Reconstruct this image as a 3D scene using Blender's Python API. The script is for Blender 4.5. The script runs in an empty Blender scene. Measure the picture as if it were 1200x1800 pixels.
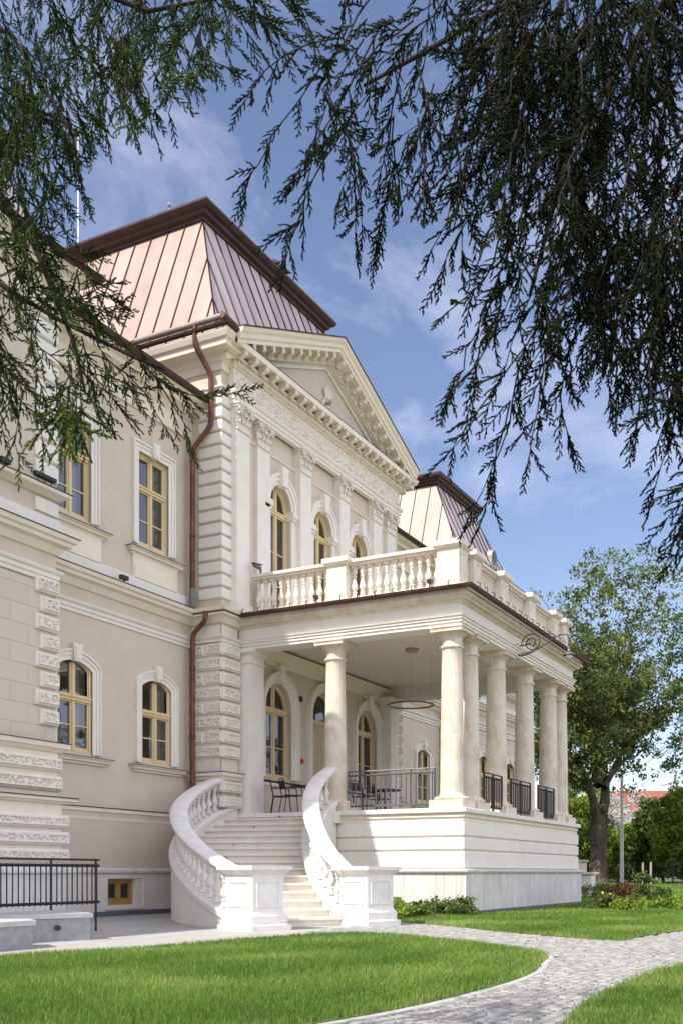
import bpy, math, random
import numpy as np
from mathutils import Vector, Matrix, noise
from mathutils.geometry import tessellate_polygon

random.seed(7)
RNG = np.random.default_rng(7)
scene = bpy.context.scene
COL = scene.collection

# ------------------------------------------------------------------ camera, sky, sun
FPX, CX, HY = 1847.0, 600.0, 1534.0
TH = math.atan(980 / FPX)
FX, FY = math.cos(TH), math.sin(TH)
RX, RY = FY, -FX
cam_data = bpy.data.cameras.new("camera")
cam = bpy.data.objects.new("camera", cam_data)
COL.objects.link(cam)
cam.location = (0, 0, 1.0)
cam.rotation_euler = (math.pi / 2, 0, TH - math.pi / 2)
cam_data.sensor_fit = 'AUTO'
cam_data.sensor_width = 36
cam_data.lens = FPX / 1800 * 36
cam_data.shift_y = (HY - 900) / 1800
cam_data.clip_start = 0.1
cam_data.clip_end = 3000
cam_data.dof.use_dof = True
cam_data.dof.focus_distance = 14
cam_data.dof.aperture_fstop = 8
scene.camera = cam

SUN = Vector((-0.8, 0.265, 1.0)).normalized()
EL = math.asin(SUN.z)
world = bpy.data.worlds.new("World")
scene.world = world
world.use_nodes = True
nt = world.node_tree
for n in list(nt.nodes):
    nt.nodes.remove(n)
wo = nt.nodes.new('ShaderNodeOutputWorld')
bg = nt.nodes.new('ShaderNodeBackground')
sky = nt.nodes.new('ShaderNodeTexSky')
sky.sky_type = 'NISHITA'
sky.sun_disc = False
sky.sun_elevation = EL
sky.sun_rotation = math.atan2(SUN.x, SUN.y)
sky.air_density = 1.0
sky.dust_density = 0.6
sky.ozone_density = 3.2
tc = nt.nodes.new('ShaderNodeTexCoord')
mp = nt.nodes.new('ShaderNodeMapping')
mp.inputs['Scale'].default_value = (1.0, 1.6, 3.2)
mp.inputs['Rotation'].default_value = (0.2, 0.35, 0.5)
nz = nt.nodes.new('ShaderNodeTexNoise')
nz.inputs['Scale'].default_value = 3.1
nz.inputs['Detail'].default_value = 9
nz.inputs['Roughness'].default_value = 0.62
nz.inputs['Distortion'].default_value = 0.5
cr = nt.nodes.new('ShaderNodeValToRGB')
cr.color_ramp.elements[0].position = 0.48
cr.color_ramp.elements[1].position = 0.78
cr.color_ramp.elements[0].color = (0, 0, 0, 1)
cr.color_ramp.elements[1].color = (0.28, 0.28, 0.28, 1)
mx = nt.nodes.new('ShaderNodeMixRGB')
mx.inputs['Color2'].default_value = (7.9, 9.1, 10.6, 1)
nt.links.new(tc.outputs['Generated'], mp.inputs['Vector'])
nt.links.new(mp.outputs['Vector'], nz.inputs['Vector'])
nt.links.new(nz.outputs['Fac'], cr.inputs['Fac'])
# added bank of bright cloud, unseen behind the camera, to fill the shaded facade
dt = nt.nodes.new('ShaderNodeVectorMath'); dt.operation = 'DOT_PRODUCT'
dt.inputs[1].default_value = (-0.35, -0.90, 0.25)
nt.links.new(tc.outputs['Generated'], dt.inputs[0])
mr = nt.nodes.new('ShaderNodeMapRange'); mr.inputs['From Min'].default_value = 0.05; mr.inputs['From Max'].default_value = 0.75
nt.links.new(dt.outputs['Value'], mr.inputs['Value'])
m3 = nt.nodes.new('ShaderNodeMath'); m3.operation = 'MULTIPLY'; m3.inputs[1].default_value = 0.84
nt.links.new(mr.outputs['Result'], m3.inputs[0])
m4 = nt.nodes.new('ShaderNodeMath'); m4.operation = 'MAXIMUM'
nt.links.new(m3.outputs[0], m4.inputs[0])
nt.links.new(cr.outputs['Color'], m4.inputs[1])
nt.links.new(m4.outputs[0], mx.inputs['Fac'])
nt.links.new(sky.outputs['Color'], mx.inputs['Color1'])
wb = nt.nodes.new('ShaderNodeMixRGB'); wb.blend_type = 'MULTIPLY'; wb.inputs['Fac'].default_value = 1
wb.inputs['Color2'].default_value = (1.13, .975, .955, 1)
nt.links.new(mx.outputs['Color'], wb.inputs['Color1'])
nt.links.new(wb.outputs['Color'], bg.inputs['Color'])
bg.inputs['Strength'].default_value = 0.085
nt.links.new(bg.outputs['Background'], wo.inputs['Surface'])

sd = bpy.data.lights.new("sun", 'SUN')
sd.energy = 2.75
sd.angle = math.radians(0.53)
sd.color = (1.0, 0.93, 0.82)
so = bpy.data.objects.new("sun", sd)
COL.objects.link(so)
so.rotation_euler = SUN.to_track_quat('Z', 'Y').to_euler()
so.location = (0, 0, 60)

vs = scene.view_settings
vs.view_transform = 'Standard'
vs.look = 'None'
vs.gamma = 1
vs.exposure = 1.15

# ------------------------------------------------------------------ helpers
def W(px, py, t):
    """world point on the sight line of a photo pixel, t metres deep"""
    u = (px - CX) / FPX
    return Vector((t * (FX + u * RX), t * (FY + u * RY), 1 + t * (HY - py) / FPX))

def G0(px, py, z=0.0):
    t = (z - 1) * FPX / (HY - py)
    p = W(px, py, t)
    return (p.x, p.y)

def tag(o, label=None, cat=None, group=None, kind=None):
    if label: o['label'] = label
    if cat: o['category'] = cat
    if group: o['group'] = group
    if kind: o['kind'] = kind
    return o

def put(name, me, mat=None, parent=None, loc=None):
    o = bpy.data.objects.new(name, me)
    COL.objects.link(o)
    if mat is not None and not me.materials:
        me.materials.append(mat)
    if parent is not None:
        o.parent = parent
        if loc is None:
            o.matrix_parent_inverse = parent.matrix_basis.inverted() if parent.type == 'EMPTY' and parent.parent is None else Matrix.Identity(4)
    if loc is not None:
        o.location = loc
    return o

def empty(name, loc, rz=0.0):
    o = bpy.data.objects.new(name, None)
    COL.objects.link(o)
    o.location = loc
    o.rotation_euler = (0, 0, rz)
    o.empty_display_size = 0.3
    return o

def setbasis(o, parent):
    """child in world coordinates under a parent that sits at parent.location"""
    o.parent = parent
    o.matrix_parent_inverse = Matrix.Translation(parent.location).inverted() if parent.type == 'EMPTY' else Matrix.Identity(4)

class M:
    def __init__(s):
        s.v = []; s.f = []
    def add(s, vs_, fs_):
        b = len(s.v)
        s.v += [tuple(p) for p in vs_]
        s.f += [tuple(b + i for i in f) for f in fs_]
        return s
    def box(s, x0, x1, y0, y1, z0, z1):
        v = [(x0,y0,z0),(x1,y0,z0),(x1,y1,z0),(x0,y1,z0),(x0,y0,z1),(x1,y0,z1),(x1,y1,z1),(x0,y1,z1)]
        return s.add(v, [(0,3,2,1),(4,5,6,7),(0,1,5,4),(1,2,6,5),(2,3,7,6),(3,0,4,7)])
    def frus(s, x0, x1, y0, y1, z0, X0, X1, Y0, Y1, z1):
        v = [(x0,y0,z0),(x1,y0,z0),(x1,y1,z0),(x0,y1,z0),(X0,Y0,z1),(X1,Y0,z1),(X1,Y1,z1),(X0,Y1,z1)]
        return s.add(v, [(0,3,2,1),(4,5,6,7),(0,1,5,4),(1,2,6,5),(2,3,7,6),(3,0,4,7)])
    def block(s, x0, x1, y0, y1, z0, z1, c=0.02):
        """box whose four edges round the -Y face are chamfered"""
        v = [(x0,y0+c,z0),(x1,y0+c,z0),(x1,y0+c,z1),(x0,y0+c,z1),
             (x0+c,y0,z0+c),(x1-c,y0,z0+c),(x1-c,y0,z1-c),(x0+c,y0,z1-c),
             (x0,y1,z0),(x1,y1,z0),(x1,y1,z1),(x0,y1,z1)]
        return s.add(v, [(4,5,6,7),(0,1,5,4),(1,2,6,5),(2,3,7,6),(3,0,4,7),
                         (0,8,9,1),(1,9,10,2),(2,10,11,3),(3,11,8,0),(8,11,10,9)])
    def prism(s, poly, z0, z1):
        n = len(poly)
        v = [(x,y,z0) for x,y in poly] + [(x,y,z1) for x,y in poly]
        f = [tuple(reversed(range(n))), tuple(range(n, 2*n))]
        f += [(i,(i+1)%n,n+(i+1)%n,n+i) for i in range(n)]
        return s.add(v, f)
    def prismY(s, poly, y0, y1):
        """polygon in xz, extruded along y"""
        n = len(poly)
        v = [(x,y0,z) for x,z in poly] + [(x,y1,z) for x,z in poly]
        f = [tuple(range(n)), tuple(reversed(range(n, 2*n)))]
        f += [((i+1)%n,i,n+i,n+(i+1)%n) for i in range(n)]
        return s.add(v, f)
    def lathe(s, prof, c=(0,0), n=24, cap=True, z=0):
        b = []; k = len(prof)
        for r, h in prof:
            for i in range(n):
                a = 2*math.pi*i/n
                b.append((c[0]+r*math.cos(a), c[1]+r*math.sin(a), z+h))
        f = []
        for j in range(k-1):
            for i in range(n):
                f.append((j*n+i, j*n+(i+1)%n, (j+1)*n+(i+1)%n, (j+1)*n+i))
        if cap:
            f.append(tuple(reversed(range(n)))); f.append(tuple((k-1)*n+i for i in range(n)))
        return s.add(b, f)
    def tube(s, pts, r, n=8, cap=True):
        pts = [Vector(p) for p in pts]
        rr = r if isinstance(r, (list, tuple)) else [r]*len(pts)
        vv = []; up = None
        for i, p in enumerate(pts):
            t = (pts[min(i+1,len(pts)-1)] - pts[max(i-1,0)]).normalized()
            if up is None:
                up = Vector((0,0,1)) if abs(t.z) < .9 else Vector((1,0,0))
            a = t.cross(up).normalized(); b = a.cross(t).normalized(); up = b
            for k in range(n):
                q = 2*math.pi*k/n
                vv.append(p + (a*math.cos(q) + b*math.sin(q))*rr[i])
        f = []
        for i in range(len(pts)-1):
            for k in range(n):
                f.append((i*n+k, i*n+(k+1)%n, (i+1)*n+(k+1)%n, (i+1)*n+k))
        if cap:
            f.append(tuple(reversed(range(n)))); f.append(tuple((len(pts)-1)*n+k for k in range(n)))
        return s.add(vv, f)
    def bar(s, a, b, w=0.02):
        return s.tube([a, b], w/1.414, 4)
    def sweep(s, path, prof, closed=False):
        """moulding: prof [(out, z)] closed polygon, path [(x, y)], outward is to the right of travel"""
        n = len(path); k = len(prof); vv = []
        for i in range(n):
            def nrm(a, b):
                dx, dy = b[0]-a[0], b[1]-a[1]; q = math.hypot(dx, dy); return (dy/q, -dx/q)
            if closed:
                n1 = nrm(path[i-1], path[i]); n2 = nrm(path[i], path[(i+1)%n])
            else:
                n1 = nrm(path[i-1], path[i]) if i > 0 else nrm(path[0], path[1])
                n2 = nrm(path[i], path[i+1]) if i < n-1 else nrm(path[-2], path[-1])
            d = 1 + n1[0]*n2[0] + n1[1]*n2[1]
            mx_, my_ = (n1[0]+n2[0])/d, (n1[1]+n2[1])/d
            for o_, z in prof:
                vv.append((path[i][0]+mx_*o_, path[i][1]+my_*o_, z))
        f = []
        m = n if closed else n-1
        for i in range(m):
            j = (i+1) % n
            for a in range(k):
                b = (a+1) % k
                f.append((i*k+a, i*k+b, j*k+b, j*k+a))
        if not closed:
            f.append(tuple(range(k))); f.append(tuple((n-1)*k+a for a in reversed(range(k))))
        return s.add(vv, f)
    def xf(s, mat):
        s.v = [tuple(mat @ Vector(p)) for p in s.v]; return s
    def mesh(s, name, mat=None, smooth=False, angle=None, fix=True):
        me = bpy.data.meshes.new(name)
        me.from_pydata(s.v, [], s.f)
        if fix and len(s.f) < 60000:
            import bmesh
            bm = bmesh.new(); bm.from_mesh(me)
            bmesh.ops.recalc_face_normals(bm, faces=bm.faces)
            bm.to_mesh(me); bm.free()
        if smooth:
            me.shade_smooth()
            if angle: me.set_sharp_from_angle(angle=math.radians(angle))
        if mat: me.materials.append(mat)
        me.update()
        return me
    def build(s, name, mat, parent=None, smooth=False, angle=35, fix=True):
        me = s.mesh(name, mat, smooth, angle, fix)
        o = bpy.data.objects.new(name, me)
        COL.objects.link(o)
        if parent is not None:
            setbasis(o, parent)
        return o

def inst(name, me, parent, mat4):
    """shared-mesh part placed by a world matrix"""
    o = bpy.data.objects.new(name, me)
    COL.objects.link(o)
    setbasis(o, parent)
    o.matrix_basis = mat4
    return o

def npmesh(name, V, F, mat, quads=True, attr=None):
    """V (n,3), F (m,k) as one mesh, quickly"""
    me = bpy.data.meshes.new(name)
    k = F.shape[1]
    me.vertices.add(len(V)); me.loops.add(F.size); me.polygons.add(len(F))
    me.vertices.foreach_set('co', V.astype(np.float32).ravel())
    me.loops.foreach_set('vertex_index', F.astype(np.int32).ravel())
    me.polygons.foreach_set('loop_start', np.arange(0, F.size, k, dtype=np.int32))
    me.update(calc_edges=True)
    me.materials.append(mat)
    if attr is not None:
        a = me.attributes.new('tint', 'FLOAT', 'FACE')
        a.data.foreach_set('value', attr.astype(np.float32))
    return me

def T(x, y, z, rz=0.0, s=1.0):
    return Matrix.Translation((x, y, z)) @ Matrix.Rotation(rz, 4, 'Z') @ Matrix.Scale(s, 4)

# ------------------------------------------------------------------ materials
def newmat(name):
    m = bpy.data.materials.new(name); m.use_nodes = True
    n = m.node_tree
    for x in list(n.nodes): n.nodes.remove(x)
    o = n.nodes.new('ShaderNodeOutputMaterial')
    p = n.nodes.new('ShaderNodeBsdfPrincipled')
    n.links.new(p.outputs[0], o.inputs[0])
    return m, n, p, o

def surf(name, c1, c2, scale=2.0, rough=0.8, bump=0.0, bscale=None, metallic=0.0, detail=6, streak=None, spec=0.3, ramp=(0.35, 0.7), stretch=(1,1,1), stain=None):
    """two-tone surface mixed by noise, with optional fine bump and a darker stain colour"""
    m, n, p, o = newmat(name)
    tcn = n.nodes.new('ShaderNodeTexCoord')
    mpn = n.nodes.new('ShaderNodeMapping'); mpn.inputs['Scale'].default_value = stretch
    n.links.new(tcn.outputs['Object'], mpn.inputs['Vector'])
    nn = n.nodes.new('ShaderNodeTexNoise'); nn.inputs['Scale'].default_value = scale; nn.inputs['Detail'].default_value = detail
    nn.inputs['Roughness'].default_value = 0.6
    n.links.new(mpn.outputs[0], nn.inputs['Vector'])
    r = n.nodes.new('ShaderNodeValToRGB')
    r.color_ramp.elements[0].position = ramp[0]; r.color_ramp.elements[1].position = ramp[1]
    r.color_ramp.elements[0].color = (*c1, 1); r.color_ramp.elements[1].color = (*c2, 1)
    n.links.new(nn.outputs['Fac'], r.inputs['Fac'])
    col = r.outputs['Color']
    if stain:
        sc, ssc, lo, hi, st = stain
        m2 = n.nodes.new('ShaderNodeMapping'); m2.inputs['Scale'].default_value = st
        n.links.new(tcn.outputs['Object'], m2.inputs['Vector'])
        n2 = n.nodes.new('ShaderNodeTexNoise'); n2.inputs['Scale'].default_value = ssc; n2.inputs['Detail'].default_value = 8
        n2.inputs['Roughness'].default_value = 0.7
        n.links.new(m2.outputs[0], n2.inputs['Vector'])
        r2 = n.nodes.new('ShaderNodeMapRange'); r2.inputs['From Min'].default_value = lo; r2.inputs['From Max'].default_value = hi
        n.links.new(n2.outputs['Fac'], r2.inputs['Value'])
        mm = n.nodes.new('ShaderNodeMixRGB'); mm.inputs['Color2'].default_value = (*sc, 1)
        n.links.new(r2.outputs['Result'], mm.inputs['Fac']); n.links.new(col, mm.inputs['Color1'])
        col = mm.outputs['Color']
    n.links.new(col, p.inputs['Base Color'])
    p.inputs['Roughness'].default_value = rough
    p.inputs['Metallic'].default_value = metallic
    p.inputs['Specular IOR Level'].default_value = spec
    if bump:
        nb = n.nodes.new('ShaderNodeTexNoise'); nb.inputs['Scale'].default_value = bscale or scale*12; nb.inputs['Detail'].default_value = 5
        n.links.new(tcn.outputs['Object'], nb.inputs['Vector'])
        b = n.nodes.new('ShaderNodeBump'); b.inputs['Strength'].default_value = bump; b.inputs['Distance'].default_value = 0.02
        n.links.new(nb.outputs['Fac'], b.inputs['Height']); n.links.new(b.outputs[0], p.inputs['Normal'])
    return m

PLASTER = surf('plaster_wall', (.565,.50,.41), (.62,.555,.46), 1.3, .9, .25, 60, stain=((.47,.41,.335), 1.1, .58, .95, (1,1,.35)))
TRIM = surf('painted_trim', (.72,.695,.635), (.79,.765,.71), 2.0, .85, .12, 50, stain=((.66,.61,.52), 2.5, .6, .95, (1,1,.4)))
CREAM = surf('cream_moulding', (.75,.68,.56), (.81,.745,.63), 2.0, .85, .15, 50, stain=((.62,.555,.45), 3.0, .55, .9, (1,1,.5)))
RELIEF = surf('stucco_relief', (.72,.68,.60), (.80,.765,.69), 4.0, .9, .5, 40, stain=((.55,.50,.42), 14, .55, .8, (1,1,1)))
STONE = surf('column_stone', (.62,.545,.43), (.75,.69,.60), 2.0, .75, .4, 26, stain=((.46,.37,.26), 3.0, .50, .78, (1.6,1.6,.5)))
BALSTONE = surf('balustrade_stone', (.68,.62,.53), (.77,.72,.635), 2.0, .75, .35, 26, stain=((.52,.45,.35), 3.4, .55, .85, (1.6,1.6,.6)))
PLINTH = surf('plinth_stone', (.60,.58,.55), (.70,.68,.645), 1.6, .8, .25, 30, stain=((.34,.34,.345), 4.5, .50, .80, (2.6,2.6,.14)))
RENDER = surf('smooth_render', (.74,.70,.635), (.80,.765,.70), 1.0, .85, .12, 50, stain=((.66,.62,.55), 1.6, .6, .95, (1,1,.6)))
STAIR = surf('pale_stone_stair', (.70,.68,.64), (.81,.79,.75), 3.4, .65, .2, 40, stain=((.50,.475,.42), 5.0, .55, .9, (1.3,1.3,.45)))
TREAD = surf('tread_stone', (.68,.64,.56), (.78,.745,.67), 2.2, .65, .15, 40, stain=((.50,.47,.41), 5.0, .55, .9, (1,1,.7)))
BASE = surf('blue_grey_base', (.10,.12,.16), (.16,.18,.22), 5, .7, .3)
COPPER = surf('copper_pipe', (.13,.052,.035), (.25,.10,.065), 3.0, .45, .15, 20, metallic=.45, stain=((.07,.035,.03), 2.4, .46, .72, (2,2,.5)))
GUTCOP = surf('gutter_copper', (.07,.036,.026), (.125,.062,.042), 3.0, .5, .15, 20, metallic=.35)
COPDARK = surf('dark_copper', (.055,.03,.027), (.095,.052,.045), 3.0, .5, .1, 20, metallic=.35)
FLASH = surf('dark_flashing', (.05,.042,.045), (.085,.07,.075), 4, .55, metallic=.3)
WOOD = surf('ochre_window_wood', (.64,.50,.27), (.72,.58,.34), 3.5, .5, .08, 30, stretch=(1,1,.3))
WOODB = surf('basement_window_wood', (.42,.24,.07), (.50,.30,.10), 3.5, .5)
CURTAIN = surf('curtain_cloth', (.70,.69,.66), (.80,.79,.75), 3, .9)
DARKMETAL = surf('dark_metal', (.03,.03,.034), (.05,.05,.055), 8, .45, metallic=.4)
GREYMETAL = surf('grey_metal', (.12,.12,.125), (.17,.17,.175), 8, .45, metallic=.5)
BLACKMESH = surf('black_chair', (.012,.012,.013), (.02,.02,.022), 8, .5)
CONCRETE = surf('granite_block', (.25,.25,.25), (.33,.33,.325), 12, .75, .2, 60)
GRANTOP = surf('granite_top', (.42,.42,.415), (.52,.52,.51), 14, .6, .1, 60)
CEIL = surf('ceiling_plaster', (.76,.69,.60), (.80,.73,.64), 1.2, .9, .08, 40)
POLE = surf('concrete_pole', (.50,.50,.50), (.62,.62,.62), 5, .8, .3)
BARK = surf('tree_bark', (.045,.034,.026), (.14,.11,.085), 3.0, .95, 1.0, 12, stretch=(1,1,.25))
TWIGBARK = surf('twig_bark', (.010,.007,.005), (.026,.017,.012), 9, .9)
RED = surf('red_plastic', (.55,.03,.03), (.6,.04,.04), 5, .4)
STEEL = surf('pale_steel', (.45,.46,.48), (.6,.61,.63), 5, .35, metallic=.7)
BIRD = surf('pigeon_feathers', (.03,.03,.035), (.07,.07,.08), 30, .8)
ROOFRED = surf('red_roof_tiles', (.24,.085,.06), (.34,.13,.095), 2.2, .85, .8, 14, stretch=(3,3,1))
ROOFGREY = surf('grey_roof', (.22,.205,.19), (.33,.31,.29), 2, .85, .5, 10)
HOUSEW = surf('house_wall', (.52,.50,.46), (.60,.58,.54), 1, .9)
BRICKPK = surf('pinkish_wall', (.55,.40,.34), (.64,.50,.43), 2.5, .9, .3)
GLASSDK = surf('dark_pane', (.03,.035,.045), (.05,.055,.07), 2, .08, spec=.6)
DOORWOOD = surf('door_wood', (.50,.41,.27), (.56,.465,.32), 3, .6, .08, 30, stretch=(1,1,.3))

def glass():
    m, n, p, o = newmat('window_glass')
    n.nodes.remove(p)
    tr = n.nodes.new('ShaderNodeBsdfTransparent'); tr.inputs['Color'].default_value = (.86,.89,.92,1)
    gl = n.nodes.new('ShaderNodeBsdfGlossy'); gl.inputs['Roughness'].default_value = 0.015
    gl.inputs['Color'].default_value = (.92,.95,1,1)
    fr = n.nodes.new('ShaderNodeFresnel'); fr.inputs['IOR'].default_value = 2.3
    nb = n.nodes.new('ShaderNodeTexNoise'); nb.inputs['Scale'].default_value = 1.2
    tcn = n.nodes.new('ShaderNodeTexCoord'); n.links.new(tcn.outputs['Object'], nb.inputs['Vector'])
    b = n.nodes.new('ShaderNodeBump'); b.inputs['Strength'].default_value = .05; b.inputs['Distance'].default_value = .05
    n.links.new(nb.outputs['Fac'], b.inputs['Height'])
    n.links.new(b.outputs[0], gl.inputs['Normal'])
    mixs = n.nodes.new('ShaderNodeMixShader')
    n.links.new(fr.outputs[0], mixs.inputs[0]); n.links.new(tr.outputs[0], mixs.inputs[1]); n.links.new(gl.outputs[0], mixs.inputs[2])
    n.links.new(mixs.outputs[0], o.inputs[0])
    return m
GLASS = glass()

def ashlar():
    """plaster scored into blocks: shallow joints by bump, slightly darker mortar"""
    m, n, p, o = newmat('scored_plaster')
    tcn = n.nodes.new('ShaderNodeTexCoord'); sp = n.nodes.new('ShaderNodeSeparateXYZ'); cb = n.nodes.new('ShaderNodeCombineXYZ')
    n.links.new(tcn.outputs['Object'], sp.inputs[0]); n.links.new(sp.outputs['X'], cb.inputs['X']); n.links.new(sp.outputs['Z'], cb.inputs['Y'])
    mpn = n.nodes.new('ShaderNodeMapping'); mpn.inputs['Location'].default_value = (0.15, -0.07, 0)
    n.links.new(cb.outputs[0], mpn.inputs['Vector'])
    br = n.nodes.new('ShaderNodeTexBrick')
    br.inputs['Scale'].default_value = 1; br.inputs['Brick Width'].default_value = .93; br.inputs['Row Height'].default_value = .383
    br.inputs['Mortar Size'].default_value = .012; br.inputs['Mortar Smooth'].default_value = .3
    br.inputs['Color1'].default_value = (.56,.50,.415,1); br.inputs['Color2'].default_value = (.595,.53,.445,1); br.inputs['Mortar'].default_value = (.49,.43,.355,1)
    n.links.new(mpn.outputs[0], br.inputs['Vector'])
    n.links.new(br.outputs['Color'], p.inputs['Base Color'])
    inv = n.nodes.new('ShaderNodeMath'); inv.operation = 'SUBTRACT'; inv.inputs[0].default_value = 1
    n.links.new(br.outputs['Fac'], inv.inputs[1])
    b = n.nodes.new('ShaderNodeBump'); b.inputs['Strength'].default_value = .5; b.inputs['Distance'].default_value = .02
    n.links.new(inv.outputs[0], b.inputs['Height']); n.links.new(b.outputs[0], p.inputs['Normal'])
    p.inputs['Roughness'].default_value = .9
    return m
ASHLAR = ashlar()

def tinted(name, ca, cb_, cc, rough=.8, metallic=0.0, noise_scale=3.0, transl=0.0, stretch=(1,1,1), bump=0.0, spec=.3, tamt=.55):
    """colour picked per face from the mesh's own random 'tint' value (panel by panel, leaf by leaf)"""
    m, n, p, o = newmat(name)
    at = n.nodes.new('ShaderNodeAttribute'); at.attribute_name = 'tint'
    tcn = n.nodes.new('ShaderNodeTexCoord')
    mpn = n.nodes.new('ShaderNodeMapping'); mpn.inputs['Scale'].default_value = stretch
    n.links.new(tcn.outputs['Object'], mpn.inputs['Vector'])
    nn = n.nodes.new('ShaderNodeTexNoise'); nn.inputs['Scale'].default_value = noise_scale; nn.inputs['Detail'].default_value = 6
    n.links.new(mpn.outputs[0], nn.inputs['Vector'])
    ad = n.nodes.new('ShaderNodeMath'); ad.operation = 'MULTIPLY_ADD'; ad.inputs[1].default_value = .7; 
    n.links.new(nn.outputs['Fac'], ad.inputs[0])
    ml = n.nodes.new('ShaderNodeMath'); ml.operation = 'MULTIPLY_ADD'; ml.inputs[1].default_value = tamt; ml.inputs[2].default_value = .15-tamt/2
    n.links.new(at.outputs['Fac'], ml.inputs[0]); n.links.new(ml.outputs[0], ad.inputs[2])
    r = n.nodes.new('ShaderNodeValToRGB')
    r.color_ramp.elements[0].position = .18; r.color_ramp.elements[1].position = .82
    r.color_ramp.elements[0].color = (*ca,1); r.color_ramp.elements[1].color = (*cc,1)
    e = r.color_ramp.elements.new(.5); e.color = (*cb_,1)
    n.links.new(ad.outputs[0], r.inputs['Fac'])
    n.links.new(r.outputs['Color'], p.inputs['Base Color'])
    p.inputs['Roughness'].default_value = rough; p.inputs['Metallic'].default_value = metallic
    p.inputs['Specular IOR Level'].default_value = spec
    if bump:
        b = n.nodes.new('ShaderNodeBump'); b.inputs['Strength'].default_value = bump; b.inputs['Distance'].default_value = .03
        n.links.new(nn.outputs['Fac'], b.inputs['Height']); n.links.new(b.outputs[0], p.inputs['Normal'])
    if transl:
        tl = n.nodes.new('ShaderNodeBsdfTranslucent'); n.links.new(r.outputs['Color'], tl.inputs['Color'])
        ms = n.nodes.new('ShaderNodeMixShader'); ms.inputs[0].default_value = transl
        n.links.new(p.outputs[0], ms.inputs[1]); n.links.new(tl.outputs[0], ms.inputs[2]); n.links.new(ms.outputs[0], o.inputs[0])
    return m
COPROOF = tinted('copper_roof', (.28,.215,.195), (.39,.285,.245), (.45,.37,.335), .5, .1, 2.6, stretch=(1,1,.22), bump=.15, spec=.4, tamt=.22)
COPGREY = tinted('lightened_copper_roof', (.36,.30,.30), (.52,.455,.46), (.62,.53,.50), .55, .0, 2.2, stretch=(3.5,1,.12), bump=.15, spec=.5, tamt=.25)  # front slopes: greyer copper, colour lightened to make up for their shade
LEAF = tinted('tree_leaves', (.06,.085,.02), (.13,.175,.045), (.26,.31,.11), .6, 0, .5, transl=.4)
LEAFB = tinted('shrub_leaves', (.09,.14,.015), (.19,.28,.03), (.32,.42,.06), .6, 0, .6, transl=.35)
LEAFD = tinted('dark_shrub_leaves', (.05,.08,.018), (.10,.15,.03), (.18,.24,.06), .6, 0, .6, transl=.3)
BLOSSOM = tinted('blossom', (.35,.33,.30), (.5,.48,.45), (.62,.60,.57), .8, 0, .6, transl=.2)
GRASS = tinted('grass_blades', (.09,.175,.022), (.165,.295,.045), (.36,.42,.13), .6, 0, .45, transl=.4)
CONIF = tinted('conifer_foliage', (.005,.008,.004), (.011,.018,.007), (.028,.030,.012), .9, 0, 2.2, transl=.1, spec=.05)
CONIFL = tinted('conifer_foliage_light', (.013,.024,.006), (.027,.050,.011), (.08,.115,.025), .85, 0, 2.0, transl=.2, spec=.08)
SETT = tinted('granite_setts', (.24,.235,.22), (.31,.30,.285), (.40,.39,.365), .8, 0, 9, bump=.5)
FLOWER = tinted('yellow_flowers', (.6,.45,.03), (.7,.55,.04), (.8,.62,.06), .7)
RUSTLEAF = tinted('reddish_leaves', (.10,.035,.02), (.16,.07,.035), (.16,.14,.05), .7, 0, 5, transl=.3)
SOIL = surf('lawn_soil', (.10,.125,.04), (.17,.17,.07), 3, .95, .6, 40)
EARTH = surf('ground_earth', (.10,.12,.04), (.15,.17,.055), .6, .95, .5, 12)
JOINT = surf('path_joints', (.10,.095,.085), (.16,.155,.14), 14, .95, .6, 60)

def paving():
    m, n, p, o = newmat('granite_paving')
    tcn = n.nodes.new('ShaderNodeTexCoord')
    br = n.nodes.new('ShaderNodeTexBrick'); br.inputs['Scale'].default_value = 1
    br.inputs['Brick Width'].default_value = .6; br.inputs['Row Height'].default_value = .3; br.inputs['Mortar Size'].default_value = .006
    br.inputs['Color1'].default_value = (.40,.39,.375,1); br.inputs['Color2'].default_value = (.48,.465,.445,1); br.inputs['Mortar'].default_value = (.30,.29,.28,1)
    n.links.new(tcn.outputs['Object'], br.inputs['Vector'])
    nn = n.nodes.new('ShaderNodeTexNoise'); nn.inputs['Scale'].default_value = 25; nn.inputs['Detail'].default_value = 6
    n.links.new(tcn.outputs['Object'], nn.inputs['Vector'])
    mm = n.nodes.new('ShaderNodeMixRGB'); mm.blend_type = 'MULTIPLY'; mm.inputs['Fac'].default_value = .3
    n.links.new(br.outputs['Color'], mm.inputs['Color1']); n.links.new(nn.outputs['Color'], mm.inputs['Color2'])
    n.links.new(mm.outputs[0], p.inputs['Base Color']); p.inputs['Roughness'].default_value = .8
    return m
PAVING = paving()
# ------------------------------------------------------------------ windows and walls
def outl(cx, z0, w, h, kind, rise=.17, g=0.0, gb=0.0):
    a = w/2 + g
    p = [(cx-a, z0-gb), (cx+a, z0-gb)]
    if kind == 'flat':
        p += [(cx+a, z0+h+g), (cx-a, z0+h+g)]
    elif kind == 'seg':
        R = (w*w/4 + rise*rise)/(2*rise); zc = z0+h+rise-R
        t = math.asin(min(.999, a/(R+g)))
        for i in range(13):
            q = t - 2*t*i/12
            p.append((cx+(R+g)*math.sin(q), zc+(R+g)*math.cos(q)))
    else:
        for i in range(21):
            q = math.pi*i/20
            p.append((cx+a*math.cos(q), z0+h+a*math.sin(q)))
    return p

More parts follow.
